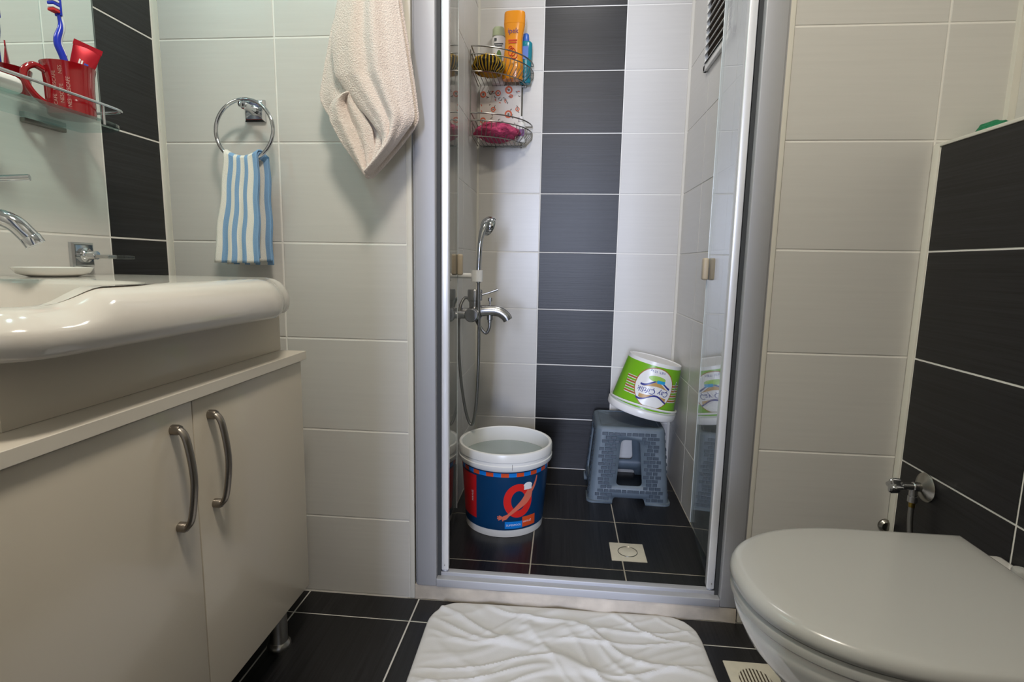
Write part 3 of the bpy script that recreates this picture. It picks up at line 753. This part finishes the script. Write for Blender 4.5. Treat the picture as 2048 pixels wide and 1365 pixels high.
# ------------------------------------------------------------------ floor drains
def drain(c, s, ring, label):
    d = thing('floor_drain', (c[0], c[1], 0), label, 'drain')
    P(MB().box((c[0]-s/2, c[1]-s/2, -.004), (c[0]+s/2, c[1]+s/2, .0022), .0015), 'plate', 'drain_plate', d)
    if ring:
        P(MB().tube([(c[0]+.031*math.cos(a), c[1]+.031*math.sin(a), .0026) for a in [2*math.pi*k/40 for k in range(40)]], .0012, 6, closed=True), 'cover_ring', 'steel_dark', d)
        P(MB().lathe([(0, .0034), (.026, .0034), (.029, .002)], (c[0], c[1], 0), 32), 'cover', 'drain_plate', d)
    else:
        P(MB().lathe([(0, .0026), (.036, .0026)], (c[0], c[1], 0), 32), 'pit', 'drain_dark', d)
        for k in range(-4, 5):
            xk = k*.0078; hl = math.sqrt(max(0, .036**2-xk**2))
            P(MB().box((c[0]+xk-.0022, c[1]-hl, .0026), (c[0]+xk+.0022, c[1]+hl, .0048), .0006), 'bar', 'drain_plate', d)
    return d
d_ = drain((.238, .321), .112, True, 'square cream drain plate with round cover in the shower floor'); 
d_ = drain((.465, -.208), .115, False, 'square cream drain grate with slots beside the toilet')

# ------------------------------------------------------------------ bucket
BC = Vector((-.190, .506, .0005))
bk = thing('bucket', BC, 'round white plastic bucket with dark blue label, full of water', 'bucket')
def brad(z): return .140+.0175*(z/.26)
prof = [(0, .004), (.134, .004), (.136, 0), (.140, 0), (brad(.02), .02), (brad(.246), .246), (brad(.25)+.010, .2465), (.1685, .249), (.1690, .262), (.1665, .264), (.1665, .274), (.1685, .276), (.1685, .297), (.166, .303), (.160, .3045), (.1565, .301), (.155, .26), (.150, .20), (.137, .008), (0, .008)]
P(MB().lathe(prof, BC, 72), 'shell', 'bucket_white', bk)
P(MB().lathe([(0, 0), (brad(.247)-.0032, 0)], BC+Vector((0, 0, .250)), 64), 'water', 'water', bk)
A0 = math.atan2(CAM.y-BC.y, CAM.x-BC.x)     # the side that faces the room
def lab(vs, off): return [Vector(q) for q in on_cyl(vs, BC.x, BC.y, BC.z, lambda z: brad(z)+off, A0)]
def patch(x0, x1, y0, y1, off, name, m, slant=None):
    nx = max(2, int((x1-x0)/.008)); mb = MB()
    mb.add(lab([(x0+(x1-x0)*i/nx, y0+(y1-y0)*j/3, 0) for j in range(4) for i in range(nx+1)], off), [(j*(nx+1)+i, j*(nx+1)+i+1, (j+1)*(nx+1)+i+1, (j+1)*(nx+1)+i) for j in range(3) for i in range(nx)])
    return P(mb, name, m, bk, LAB if name != 'label' else None)
def strip(A, B, off, name, m, n=24):
    """ribbon between two polylines of the label"""
    A, B = [Vector((*a, 0)) for a in A], [Vector((*b, 0)) for b in B]
    mb = MB().add(lab([tuple(p) for p in A]+[tuple(p) for p in B], off), [(i, i+1, len(A)+i+1, len(A)+i) for i in range(len(A)-1)])
    return P(mb, name, m, bk, LAB)
LAB = None
LAB = patch(-.44, .44, .026, .240, .0006, 'label', 'lab_navy')
cw = .0265
for k in range(-8, 9): patch((k-.5)*cw, (k+.5)*cw, .222, .236, .0012, 'label_block', 'lab_orange' if k % 2 == 0 else 'lab_blue')
patch(-.205, -.106, .055, .215, .0012, 'label_panel', 'lab_red')
def arc(cx_, cy_, rx, ry, a0_, a1_, n=40): return [(cx_+rx*math.cos(math.radians(a0_+(a1_-a0_)*k/n)), cy_+ry*math.sin(math.radians(a0_+(a1_-a0_)*k/n))) for k in range(n+1)]
strip(arc(.048, .134, .052, .062, 0, 360), arc(.048, .134, .026, .036, 0, 360), .0012, 'label_float', 'lab_ring')
def limb(pts, ws, off, name, m):
    A, B = [], []
    c = bez([(*p, 0) for p in pts], 6); N = len(c)
    for i, p in enumerate(c):
        t = (c[min(i+1, N-1)]-c[max(i-1, 0)]).normalized(); nn = Vector((-t.y, t.x, 0)); f = i/(N-1)*(len(ws)-1); k = min(int(f), len(ws)-2); w_ = ws[k]+(ws[k+1]-ws[k])*(f-k)
        A.append((p+nn*w_)[:2]); B.append((p-nn*w_)[:2])
    strip(A, B, off, name, m)
limb([(.010, .080), (.040, .105), (.070, .130), (.085, .150), (.092, .168)], [.004, .0075, .013, .015, .010], .0018, 'label_swimmer', 'lab_skin')
limb([(.088, .158), (.104, .172), (.116, .195), (.121, .215)], [.008, .0055, .004, .002], .0018, 'label_arm', 'lab_skin')
limb([(.012, .082), (.002, .074), (-.008, .070)], [.005, .008, .006], .0018, 'label_hand', 'lab_skin')
for a_, ln in ((150, .017), (168, .021), (186, .021), (206, .019), (262, .012)):
    dx_, dy_ = math.cos(math.radians(a_)), math.sin(math.radians(a_))
    limb([(-.004+dx_*.004, .073+dy_*.004), (-.004+dx_*ln, .073+dy_*ln)], [.0026, .0018], .0019, 'label_finger', 'lab_skin')
strip(arc(.083, .186, .017, .0001, 180, 360, 12), [(x, .186+.013*math.sin(math.pi*k/12)) for k, (x, _) in enumerate(arc(.083, .186, .017, .0001, 180, 360, 12))], .0022, 'label_cap', 'print_white')
patch(.068, .098, .172, .187, .0022, 'label_cap', 'print_white')
patch(.002, .064, .032, .058, .0012, 'label_block', 'lab_blue'); patch(.064, .118, .034, .072, .0012, 'label_block', 'lab_orange')
def ltext(t, x, y, sz, m='print_white'):
    vs, fs = text2d(t, sz); P(MB().add(lab([(a+x, b+y, 0) for a, b, _ in vs], .002), fs), 'label_text', m, bk, LAB, False)
ltext('SUPERPOOL', .033, .045, .0100); ltext('HAVUZ', .084, .053, .010)
vs, fs = text2d('HAVUZ', .012); P(MB().add(lab([(-b-.125, a+.135, 0) for a, b, _ in vs], .002), fs), 'label_text', 'print_white', bk, LAB, False)
P(MB().box((-.0006, -.0006, .252), (.0006, .001, .272)).mapv(lambda v: BC+Vector((.1695*math.cos(A0+.14), .1695*math.sin(A0+.14), 0))+v), 'rim_tab', 'steel_dark', bk, None, False)

# ------------------------------------------------------------------ stool
SC = Vector((.283, .848, .0005)); SH = .303
st = thing('plastic_stool', SC, 'grey-blue woven-pattern plastic stool in the shower corner', 'stool')
def shalf(z): return .158-(.158-.133)*(z/SH)
def sq(h, r, n=12):
    pts = []
    for cx_, cy_, a0_ in ((h-r, h-r, 0), (-(h-r), h-r, 90), (-(h-r), -(h-r), 180), (h-r, -(h-r), 270)):
        for k in range(n+1):
            a = math.radians(a0_+90*k/n); pts.append((cx_+r*math.cos(a), cy_+r*math.sin(a)))
    return pts
def shell():
    R_ = []
    def rr(h, r, z): return [Vector((x, y, z)) for x, y in sq(h, r)]
    for z in [0, .008, .0081, .05, .10, .15, .20, .25, SH-.012]: R_.append(rr(shalf(z)+(.007 if z <= .008 else 0), .028, z))
    R_ += [rr(.131, .027, SH-.004), rr(.126, .026, SH), rr(.115, .022, SH), rr(.112, .022, SH-.003), rr(.05, .01, SH-.003)]
    n_out = len(R_)
    R_ += [rr(.05, .01, SH-.008), rr(.122, .022, SH-.008)]
    for z in [.25, .2, .15, .1, .05, .0081, 0]: R_.append(rr(shalf(z)-.005, .025, z))
    mb = MB(); mb.loft(R_, False, False)
    n = len(R_[0]); L_ = len(R_)-1
    mb.f += [(L_*n+k, L_*n+(k+1) % n, (k+1) % n, k) for k in range(n)]
    k0 = (n_out-1)*n; mb.f.append(list(range(k0, k0+n))); k1 = n_out*n; mb.f.append(list(range(k1, k1+n))[::-1])
    # the centre strip of the seat between the two caps is solid
    mb.f = [f for f in mb.f if not (len(f) == 4 and min(f) >= k0 and max(f) < k1+n)]
    return mb
sh = shell().build('seat_and_legs', 'stool_grey', st)
def rounded(pts, r):
    out = []; N = len(pts)
    for i in range(N):
        p, a, b = Vector(pts[i]), Vector(pts[i-1]), Vector(pts[(i+1) % N]); u = (a-p).normalized(); v = (b-p).normalized()
        q0, q1 = p+u*r, p+v*r
        for k in range(6):
            t = k/5; out.append(q0*(1-t)**2+p*2*t*(1-t)+q1*t*t)
    return out
hole = rounded([(-.051, .072), (.051, .072), (.036, .255), (-.036, .255)], .018)
notch = rounded([(-.075, -.03), (.075, -.03), (.058, .024), (-.058, .024)], .008)
cut = MB()
for ax_ in (0, 1):
    for shp in (hole, notch):
        rg_ = []
        for d in (-.25-.01*ax_, .25+.01*ax_):
            rg_.append([Vector((p[0], d, p[1])) if ax_ == 0 else Vector((d, p[0], p[1])) for p in shp])
        cc = MB().loft(rg_).build('cutter', None, st)
        md = sh.modifiers.new('b', 'BOOLEAN'); md.object = cc; md.operation = 'DIFFERENCE'; md.solver = 'EXACT'
dg = bpy.context.evaluated_depsgraph_get(); dg.update()
me2 = bpy.data.meshes.new_from_object(sh.evaluated_get(dg)); sh.modifiers.clear(); sh.data = me2
for c_ in [o for o in bpy.data.objects if o.name.startswith('cutter')]: bpy.data.objects.remove(c_)
def inpoly(x, y, poly):
    c = False; j = len(poly)-1
    for i in range(len(poly)):
        (xi, yi), (xj, yj) = poly[i][:2], poly[j][:2]
        if (yi > y) != (yj > y) and x < (xj-xi)*(y-yi)/(yj-yi)+xi: c = not c
        j = i
    return c
hp_ = [(p[0]*1.10, (p[1]-.165)*1.05+.165) for p in hole]; np_ = [(p[0]*1.06, p[1]*1.3) for p in notch]
wv = MB()
rows = 22; colw = .0235
for face in range(4):
    ca, sa = math.cos(face*math.pi/2), math.sin(face*math.pi/2)
    for r_ in range(rows):
        z0_ = .013+r_*.0152; z1_ = z0_+.0120
        if z1_ > SH-.013: break
        hw = shalf((z0_+z1_)/2)-.022
        ncol = int(2*hw/colw); 
        for c_ in range(ncol+1):
            xc = (c_-ncol/2)*colw+(.25*colw if r_ % 2 else -.25*colw)
            tall = (c_+r_//2) % 3 == 0
            w_ = colw*(.36 if tall else .46)
            if abs(xc)+w_ > hw+.003: continue
            if any(inpoly(xc+sx_*w_, zz, pl) for sx_ in (-1, 1) for zz in (z0_, z1_) for pl in (hp_, np_)): continue
            for (xa, xb_, za, zb_) in ((xc-w_, xc+w_, z0_, z1_),):
                y_a, y_b = -shalf(za), -shalf(zb_); dep = .0024
                q = [(xa, y_a, za), (xb_, y_a, za), (xb_, y_b, zb_), (xa, y_b, zb_)]
                i_ = .0012
                t_ = [(xa+i_, y_a-dep, za+i_), (xb_-i_, y_a-dep, za+i_), (xb_-i_, y_b-dep, zb_-i_), (xa+i_, y_b-dep, zb_-i_)]
                wv.add([(x*ca-y*sa, x*sa+y*ca, z) for x, y, z in q+t_], [(4, 5, 6, 7), (0, 1, 5, 4), (1, 2, 6, 5), (2, 3, 7, 6), (3, 0, 4, 7)])
wo = wv.build('weave_relief', 'stool_weave', st, False); wo['kind'] = 'stuff'

# ------------------------------------------------------------------ yogurt tub, upside down on the stool
TT = math.radians(13)
tub = thing('plastic_tub', (.334, .846, .3445), 'green and white plastic tub resting upside down on the stool', 'tub', rot=(0, math.pi+TT, 0))
def trad(z): return .106+.025*(z/.222)     # base at z=0 ... rim at z=.195; the label faces the room (-y)
ZR = .222
def tl(z): return ZR-z
tm = MB().lathe([(0, .003), (.1, .003), (.102, 0), (.106, 0), (trad(.004), .004), (trad(.190), .190), (trad(.19)+.004, .1905), (trad(.192)+.006, .1925), (.1375, .194), (.139, .197), (.139, .217), (.137, .221), (.134, .222), (.131, .215), (trad(.19)-.002, .19), (.105, .006), (0, .006)], n=64)
tm.mapv(lambda v: Vector((v.x, v.y, v.z-ZR))).build('shell', 'tub_white', tub)
def tlab(vs, off):
    # after the flip about Y the artwork must read upside down but not mirrored
    return [Vector((q[0], q[1], q[2]-ZR)) for q in on_cyl(vs, 0, 0, 0, lambda z: trad(z)+off, -math.pi/2-.04)]
def tpatch(x0, x1, y0, y1, off, name, m, parent):
    nx = max(2, int((x1-x0)/.007)); 
    return MB().add(tlab([(x0+(x1-x0)*i/nx, y0+(y1-y0)*j/2, 0) for j in range(3) for i in range(nx+1)], off), [(j*(nx+1)+i, j*(nx+1)+i+1, (j+1)*(nx+1)+i+1, (j+1)*(nx+1)+i) for j in range(2) for i in range(nx)]).build(name, m, parent)
TLb = tpatch(-.30, .30, .014, .1885, .0005, 'label', 'tub_green', tub)
for k in range(4):
    y_ = .080+k*.0195
    tpatch(-.128, .122, y_-.0055, y_+.0065, .0009, 'label_stripe', 'tub_white', TLb); tpatch(-.128, .122, y_-.0035, y_+.0035, .0012, 'label_stripe', 'tub_brown', TLb)
def tdisc(cx_, cy_, rx, ry, off, name, m):
    pts = [(cx_+rx*f*math.cos(a), cy_+ry*f*math.sin(a), 0) for f in (1, .66, .33) for a in [2*math.pi*k/40 for k in range(40)]]+[(cx_, cy_, 0)]
    fs = [(r_*40+k, r_*40+(k+1) % 40, (r_+1)*40+(k+1) % 40, (r_+1)*40+k) for r_ in range(2) for k in range(40)]+[(80+k, 80+(k+1) % 40, 120) for k in range(40)]
    MB().add(tlab(pts, off), fs).build(name, m, TLb)
CXL = .0
tdisc(CXL, .100, .080, .0815, .0016, 'label_oval', 'tub_brown'); tdisc(CXL, .100, .0765, .078, .0020, 'label_oval', 'tub_white')
def tribbon(f0, f1, x0, x1, off, m):
    N = 24; A = [(x0+(x1-x0)*k/N, f0(k/N), 0) for k in range(N+1)]; B = [(x0+(x1-x0)*k/N, f1(k/N), 0) for k in range(N+1)]
    MB().add(tlab(A+B, off), [(i, i+1, N+1+i+1, N+1+i) for i in range(N)]).build('label_swoosh', m, TLb)
tribbon(lambda t: .143+.012*math.sin(t*6.3+2.2), lambda t: .136+.012*math.sin(t*6.3+2.2), -.060, .063, .0024, 'tub_navy')
tribbon(lambda t: .136+.011*math.sin(t*6.3+2.2), lambda t: .129+.003*math.sin(t*6.3+2.2), -.056, .054, .0024, 'tub_gold')
tribbon(lambda t: .086+.013*math.sin(t*6.3+2.0), lambda t: .079+.012*math.sin(t*6.3+2.0), -.063, .057, .0024, 'tub_navy')
tribbon(lambda t: .095+.004*math.sin(t*6.3+2.0), lambda t: .087+.012*math.sin(t*6.3+2.0), -.054, .054, .0024, 'tub_gold')
def ttext(t, x, y, sz, m, sh_=0):
    vs, fs = text2d(t, sz, shear=sh_); MB().add(tlab([(a+x, b+y, 0) for a, b, _ in vs], .0027), fs).build('label_text', m, TLb, False)
ttext('Çay Çiftlik', 0, .1135, .030, 'tub_navy', .2); ttext('NET: 10 kg', .002, .034, .013, 'tub_navy')
tdisc(-.002, .062, .034, .0115, .0024, 'label_blob', 'tub_lime'); tpatch(-.036, -.004, .066, .078, .0028, 'label_tag', 'tub_cyan', TLb)
tpatch(-.105, -.098, .06, .105, .0012, 'label_tag', 'print_white', TLb); tpatch(-.1035, -.0995, .064, .101, .0016, 'label_tag', 'tub_navy', TLb)
bail = [Vector((.134*math.cos(a), -.142*abs(math.sin(a))-.004, .186-ZR-.012*math.sin(a))) for a in [math.pi*k/30 for k in range(31)]]
MB().tube(bail, .0042, 8).build('bail_handle', 'tub_white', tub)

# ------------------------------------------------------------------ shower mixer, hose and hand shower on the shower's left wall
sm = thing('shower_mixer', (SL, .56, .745), 'satin steel bath mixer with lever and spout on the shower side wall', 'mixer tap')
mx0 = Vector((-.318, .575, .752))
P(MB().lathe([(0, -.085), (.021, -.085), (.0245, -.080), (.0245, -.058), (.020, -.055), (.018, -.05), (.020, -.03), (.029, -.012), (.030, .012), (.020, .03), (.018, .05), (.0245, .055), (.0245, .085), (0, .086)], mx0, 28, 'y'), 'body', 'satin', sm)
for yy in (-.068, .068):
    P(MB().lathe([(0, 0), (.030, 0), (.030, .004), (.024, .012), (.014, .014), (.0135, .060), (0, .064)], (SL, mx0.y+yy, mx0.z), 24, 'x'), 'wall_union', 'satin', sm)
P(MB().lathe([(.020, 0), (.021, .022), (.020, .034), (.0265, .036), (.0270, .070), (.025, .075), (0, .076)], mx0+Vector((0, 0, .012)), 26), 'cartridge', 'satin', sm)
P(MB().tube([mx0+Vector((.018, 0, .066)), mx0+Vector((.05, .006, .076)), mx0+Vector((.082, .010, .088))], [.0042, .004, .0046], 10), 'lever', 'satin', sm)
spt = bez([mx0+Vector((.004, 0, .006)), mx0+Vector((.045, 0, .012)), mx0+Vector((.085, 0, .010)), mx0+Vector((.112, 0, -.006)), mx0+Vector((.122, 0, -.022))], 8)
P(MB().tube(spt, [.0215-.004*(i/(len(spt)-1)) for i in range(len(spt))], 18), 'spout', 'satin', sm)
P(MB().tube([mx0+Vector((.056, 0, .015)), mx0+Vector((.056, 0, .046))], .0035, 10).lathe([(0, .0), (.0075, 0), (.0075, .012), (0, .013)], mx0+Vector((.056, 0, .046)), 16), 'diverter', 'satin', sm)
P(MB().lathe([(.011, 0), (.011, -.022), (.0085, -.024), (.0085, -.032), (0, -.032)], mx0+Vector((.056, 0, 0)), 16), 'hose_outlet', 'satin', sm)
h0 = mx0+Vector((.056, 0, -.030))
def hz(u, v, y): p = at(u, v, y=y); return p
hq = [h0, h0+Vector((-.002, .0, -.022)), h0+Vector((-.016, .004, -.042)), hz(956, 648, .585), hz(947, 628, .62), hz(940, 602, .64), hz(929, 597, .62), hz(919, 622, .60), hz(917, 680, .58), hz(922, 760, .57), hz(932, 825, .565), hz(943, 850, .56), hz(951, 820, .555), hz(956, 750, .55), hz(958, 660, .548), hz(957, 600, .546), hz(957, 566, .545)]
tag(MB().tube(bez(hq, 8), .0056, 10).build('shower_hose', 'hose'), 'ribbed metal shower hose looping below the mixer', 'hose')
hbk = thing('shower_bracket', (SL, .545, .905), 'pale plastic wall bracket gripping the hand shower', 'bracket')
bp_ = hz(954, 552, .545)
P(MB().lathe([(0, 0), (.018, 0), (.018, .004), (.010, .008), (.0095, bp_.x-SL-.004), (0, bp_.x-SL-.004)], (SL, .545, bp_.z), 22, 'x'), 'stem', 'bucket_white', hbk)
P(MB().lathe([(.0115, -.020), (.021, -.020), (.021, .020), (.0115, .020)], bp_, 24), 'clip', 'bucket_white', hbk)
hsw = thing('hand_shower', bp_, 'chrome hand shower standing upright in its wall bracket', 'hand shower')
hh = bez([hz(957, 566, .545), hz(957, 545, .545), hz(959, 505, .545), hz(962, 475, .55), hz(970, 452, .565), hz(978, 446, .585)], 8)
P(MB().tube(hh, [.0088+.009*sst(.5, 1, i/(len(hh)-1)) for i in range(len(hh))], 16), 'grip', 'chrome', hsw)
hc = hz(977, 452, .585); hn = Vector((.75, .55, -.35)).normalized(); hu = hn.orthogonal().normalized(); hv_ = hn.cross(hu)
P(MB().lathe([(0, -.026), (.017, -.024), (.031, -.012), (.036, 0), (.035, .007), (0, .009)], (0, 0, 0), 28).mapv(lambda v: hc+hu*v.x+hv_*v.y+hn*v.z), 'head', 'chrome', hsw)

# ------------------------------------------------------------------ corner basket with two tiers and its contents
CX, CY = SL+.006, YB-.006
cb = thing('corner_basket', (CX, CY, 1.42), 'two-tier chrome wire corner basket in the shower', 'wire basket')
BR = .232
def ptc(a, r, z): return Vector((CX+r*math.cos(a), CY-r*math.sin(a), z))
def arcp(r, z, n=22): return [ptc(.03+(math.pi/2-.06)*k/n, r, z) for k in range(n+1)]
for z0_ in (1.672, 1.430):
    P(MB().tube([ptc(.03, .02, z0_+.080)]+arcp(BR, z0_+.080)+[ptc(math.pi/2-.03, .02, z0_+.080)], .0026, 8), 'top_rail', 'wire', cb)
    P(MB().tube([ptc(.03, .02, z0_+.052)]+arcp(BR, z0_+.052)+[ptc(math.pi/2-.03, .02, z0_+.052)], .0022, 8), 'middle_rail', 'wire', cb)
    wm = MB().tube([ptc(.03, .02, z0_)]+arcp(BR-.03, z0_)+[ptc(math.pi/2-.03, .02, z0_)], .0022, 6)
    for k in range(19):
        a = .05+(math.pi/2-.1)*k/18
        p1 = ptc(a, BR, z0_+.052); p2 = ptc(a, BR-.002, z0_+.03); p3 = ptc(a, BR-.03, z0_)
        wm.tube([p1, p2, p3], .0014, 5)
    for k in range(12):
        xk = .012+k*.0165
        if xk < BR-.03: wm.tube([(CX+xk, CY-.006, z0_), (CX+xk, CY-math.sqrt((BR-.03)**2-xk**2), z0_)], .0014, 5)
    P(wm, 'wire_floor', 'wire', cb)
for q in ((CX+.002, CY-BR+.01), (CX+.075, CY-.002), (CX+.185, CY-.002)):
    P(MB().tube([(q[0], q[1], 1.425), (q[0], q[1], 1.742)], .0026, 8), 'upright', 'wire', cb)
F1, F2 = 1.6745, 1.4325
# orange shampoo bottle
def bottle(root, secs, m, name='bottle', n=28, ex=2.6):
    R_ = []
    for z, a, b in secs:
        R_.append([root.location*0+Vector((a*math.copysign(abs(math.cos(q))**(2/ex), math.cos(q)), b*math.copysign(abs(math.sin(q))**(2/ex), math.sin(q)), z)) for q in [2*math.pi*k/n for k in range(n)]])
    return MB().loft(R_).build(name, m, root)
ob = thing('shampoo_bottle', (-.232, .945, F1), 'tall orange shampoo bottle in the upper wire basket', 'bottle')
ob.scale = (1, 1, 1.05); ob.rotation_euler = (0, math.radians(1.5), math.radians(-6))
bottle(ob, [(0, .040, .022), (.004, .043, .024), (.05, .042, .024), (.11, .036, .022), (.15, .035, .0215), (.185, .041, .023), (.2, .043, .023)], 'orange_bottle')
bottle(ob, [(.2005, .043, .023), (.235, .0425, .022), (.243, .041, .021), (.2445, .039, .019)], 'orange_bottle', 'cap')
def fl(root, t, x, z, sz, m, y=-.0255):
    vs, fs = text2d(t, sz); MB().add([(a+x, y, b+z) for a, b, _ in vs], fs).build('print', m, root, False)
fl(ob, 'ipek', 0, .170, .026, 'ink_purple', -.0245)
for z, w_ in ((.135, .036), (.127, .032)): MB().box((-w_/2, -.0240, z), (w_/2, -.0225, z+.0045)).build('print', 'ink_red', ob, False)
for x, z, r_ in ((.0, .095, .014), (.009, .083, .012), (-.007, .108, .008)):
    MB().tube([(x+r_*math.cos(a), -.0245, z+r_*math.sin(a)) for a in [2*math.pi*k/20 for k in range(20)]], .0016, 5, closed=True).build('print', 'ink_red', ob)
MB().lathe([(0, 0), (.006, 0)], (.006, -.0255, .058), 12, 'y').build('print', 'ink_peach', ob)
# white bottle with green leaf
wbt = thing('shampoo_bottle', (-.296, .997, F1), 'white and green bottle beside the orange shampoo', 'bottle')
bottle(wbt, [(0, .026, .02), (.004, .028, .022), (.06, .029, .0225), (.12, .030, .0225), (.175, .029, .0215), (.186, .024, .018)], 'bucket_white', ex=2.3)
bottle(wbt, [(.1865, .027, .020), (.215, .0255, .019), (.222, .020, .015)], 'cap_green', 'cap', ex=2.2)
MB().lathe([(0, 0), (1, 0)], (0, 0, 0), 24, 'y').mapv(lambda v: Vector((v.x*.011+.004, -.0236, v.z*.030+.098))).build('print', 'leaf_green', wbt, False)
for z, w_ in ((.150, .038), (.142, .03)): MB().box((-w_/2+.002, -.0238, z), (w_/2+.002, -.0222, z+.004)).build('print', 'ink_dark', wbt, False)
MB().box((-.016, -.0238, .164), (-.006, -.0222, .174)).build('print', 'ink_dark', wbt, False)
# teal bottle
tbt = thing('shampoo_bottle', (-.183, .992, F1), 'teal bottle partly hidden behind the orange shampoo', 'bottle')
bottle(tbt, [(0, .020, .017), (.004, .023, .019), (.06, .0235, .019), (.12, .027, .019), (.155, .027, .018), (.162, .022, .014)], 'teal_bottle', ex=2.4)
bottle(tbt, [(.1625, .014, .012), (.19, .012, .010), (.194, .008, .007)], 'blue_label', 'cap', ex=2)
MB().box((-.022, -.0205, .09), (.012, -.0195, .14)).build('print', 'blue_label', tbt, False)
def blob(name, c, s, m, label, cat, seed):
    bm = bmesh.new(); bmesh.ops.create_icosphere(bm, subdivisions=4, radius=1)
    for v in bm.verts:
        k = 1+.22*noise.noise(v.co*2.3+Vector((seed, 0, 0)))+.06*noise.noise(v.co*9); zz = max(-.8, v.co.z*k)
        v.co = Vector((v.co.x*s[0]*k, v.co.y*s[1]*k, (zz+.8)*s[2]))
    o = MB().bm(bm).build(name, m); o.location = c; return tag(o, label, cat)
bs = thing('net_sponge', (-.320, .872, F1), 'black and yellow net bath sponge in the upper wire basket', 'sponge')
bm = bmesh.new(); bmesh.ops.create_icosphere(bm, subdivisions=4, radius=1)
for v in bm.verts:
    k = 1+.2*noise.noise(v.co*2.3); v.co = Vector((v.co.x*.060*k, v.co.y*.078*k, (max(-.8, v.co.z*k)+.8)*.036))
MB().bm(bm).build('pad', 'black_sponge', bs)
for k in range(14):
    aa = k/14*math.pi; ring_ = []
    for q in range(24):
        t = 2*math.pi*q/24; v = Vector((math.cos(t)*math.cos(aa), math.cos(t)*math.sin(aa), math.sin(t))); kk = (1+.2*noise.noise(v*2.3))*1.02
        ring_.append((v.x*.060*kk, v.y*.078*kk, (max(-.8, v.z*kk)+.8)*.036+.001))
    MB().tube(ring_, .0028, 5, closed=True).build('net_cord', 'yellow_net', bs)
blob('bath_puff', (-.290, .905, F2), (.088, .092, .034), 'pink_sponge', 'pink bath puff in the lower wire basket', 'sponge', 3.1)
sbt = thing('lotion_bottle', (-.195, .955, F2), 'small white bottle with purple label in the lower wire basket', 'bottle')
bottle(sbt, [(0, .018, .014), (.003, .020, .016), (.06, .020, .016), (.075, .017, .014), (.082, .009, .009)], 'bucket_white', ex=2.2)
bottle(sbt, [(.0825, .011, .011), (.10, .010, .010), (.103, .007, .007)], 'tub_white', 'cap', ex=2)
MB().box((-.0165, -.0166, .022), (.0165, -.0150, .05)).build('print', 'purple_label', sbt, False)
# flowered splash card leaning behind the basket
fc = thing('patterned_box', (-.287, 1.012, F2+.001), 'flat white box printed with orange flowers in the lower basket', 'box')
MB().box((-.088, -.007, 0), (.088, .007, .240), .002).build('box', 'card_white', fc)
random.seed(5)
for x, z, r_ in ((-.080, .205, .013), (-.01, .21, .012), (.035, .232, .016), (.035, .125, .016), (.078, .145, .009), (-.03, .145, .010), (-.078, .10, .013), (.045, .197, .008), (-.04, .09, .009)):
    x = max(-.073, min(.073, x)); z = min(z, .222)
    MB().tube([(x+r_*.78*math.cos(a), -.0074, z+r_*.78*math.sin(a)) for a in [2*math.pi*k/18 for k in range(18)]], [r_*.22]*18, 5, closed=True).mapv(lambda v: Vector((v.x, -.0080+(v.y+.0074)*.12, v.z))).build('flower', 'flower_orange', fc)
    MB().lathe([(0, 0), (r_*.3, 0)], (x, -.0083, z), 10, 'y').build('flower_centre', 'flower_grey', fc, False)
for k in range(60):
    x, z, a, L_ = random.uniform(-.08, .08), random.uniform(.03, .225), random.uniform(0, 6.3), random.uniform(.007, .014)
    q = [(x+L_*(t-.5)*math.cos(a)-.3*L_*(t-.5)**2*4*math.sin(a), -.0074, z+L_*(t-.5)*math.sin(a)+.3*L_*(t-.5)**2*4*math.cos(a)) for t in (0, .25, .5, .75, 1)]
    MB().tube(q, [.0006, .0016, .002, .0016, .0006], 5).mapv(lambda v: Vector((v.x, -.0078+(v.y+.0074)*.4, v.z))).build('leaf_print', 'flower_grey' if k % 4 else 'flower_orange', fc)

# ------------------------------------------------------------------ vent grille on the shower's right wall
vg = thing('vent_grille', (SR, .60, 1.80), 'white louvred ventilation grille high on the shower side wall', 'vent')
vy0, vy1, vz0, vz1 = .42, .765, 1.632, 2.02
fm = MB()
for a, b in (((SR-.012, vy0, vz0), (SR-.0005, vy1, vz0+.022)), ((SR-.012, vy0, vz1-.022), (SR-.0005, vy1, vz1)), ((SR-.012, vy0, vz0), (SR-.0005, vy0+.022, vz1)), ((SR-.012, vy1-.022, vz0), (SR-.0005, vy1, vz1))): fm.box(a, b, .002)
P(fm, 'frame', 'bucket_white', vg)
P(MB().box((SR-.003, vy0+.01, vz0+.01), (SR-.0006, vy1-.01, vz1-.01)), 'backing', 'drain_dark', vg, None, False)
nsl = 13
for k in range(nsl):
    z = vz0+.030+k*(vz1-vz0-.056)/(nsl-1)
    sl = MB().box((-.009, vy0+.018, -.0012), (.009, vy1-.018, .0012), .0005).mapv(lambda v: Vector((v.x*.72, v.y, v.z+v.x*.75)))
    P(sl.mapv(lambda v: v+Vector((SR-.010, 0, z))), 'slat', 'bucket_white', vg, None, False)

# ------------------------------------------------------------------ lamps on the ceilings; the small shower one is an added fill
for nm, c, r_, lb in (('ceiling_lamp', (-.10, -1.0), .15, 'round white ceiling lamp over the bathroom floor'), ('ceiling_lamp', (.05, .52), .10, 'small round white fill lamp added above the shower')):
    cl = thing(nm, (c[0], c[1], H-.05), lb, 'lamp')
    P(MB().lathe([(0, H-.001), (r_, H-.001), (r_, H-.025), (r_-.01, H-.026), (0, H-.026)], (c[0], c[1], 0), 40), 'base', 'bucket_white', cl)
    P(MB().lathe([(0, H-.048), (r_*.6, H-.044), (r_-.012, H-.027)], (c[0], c[1], 0), 40), 'diffuser', 'lamp_glow', cl)
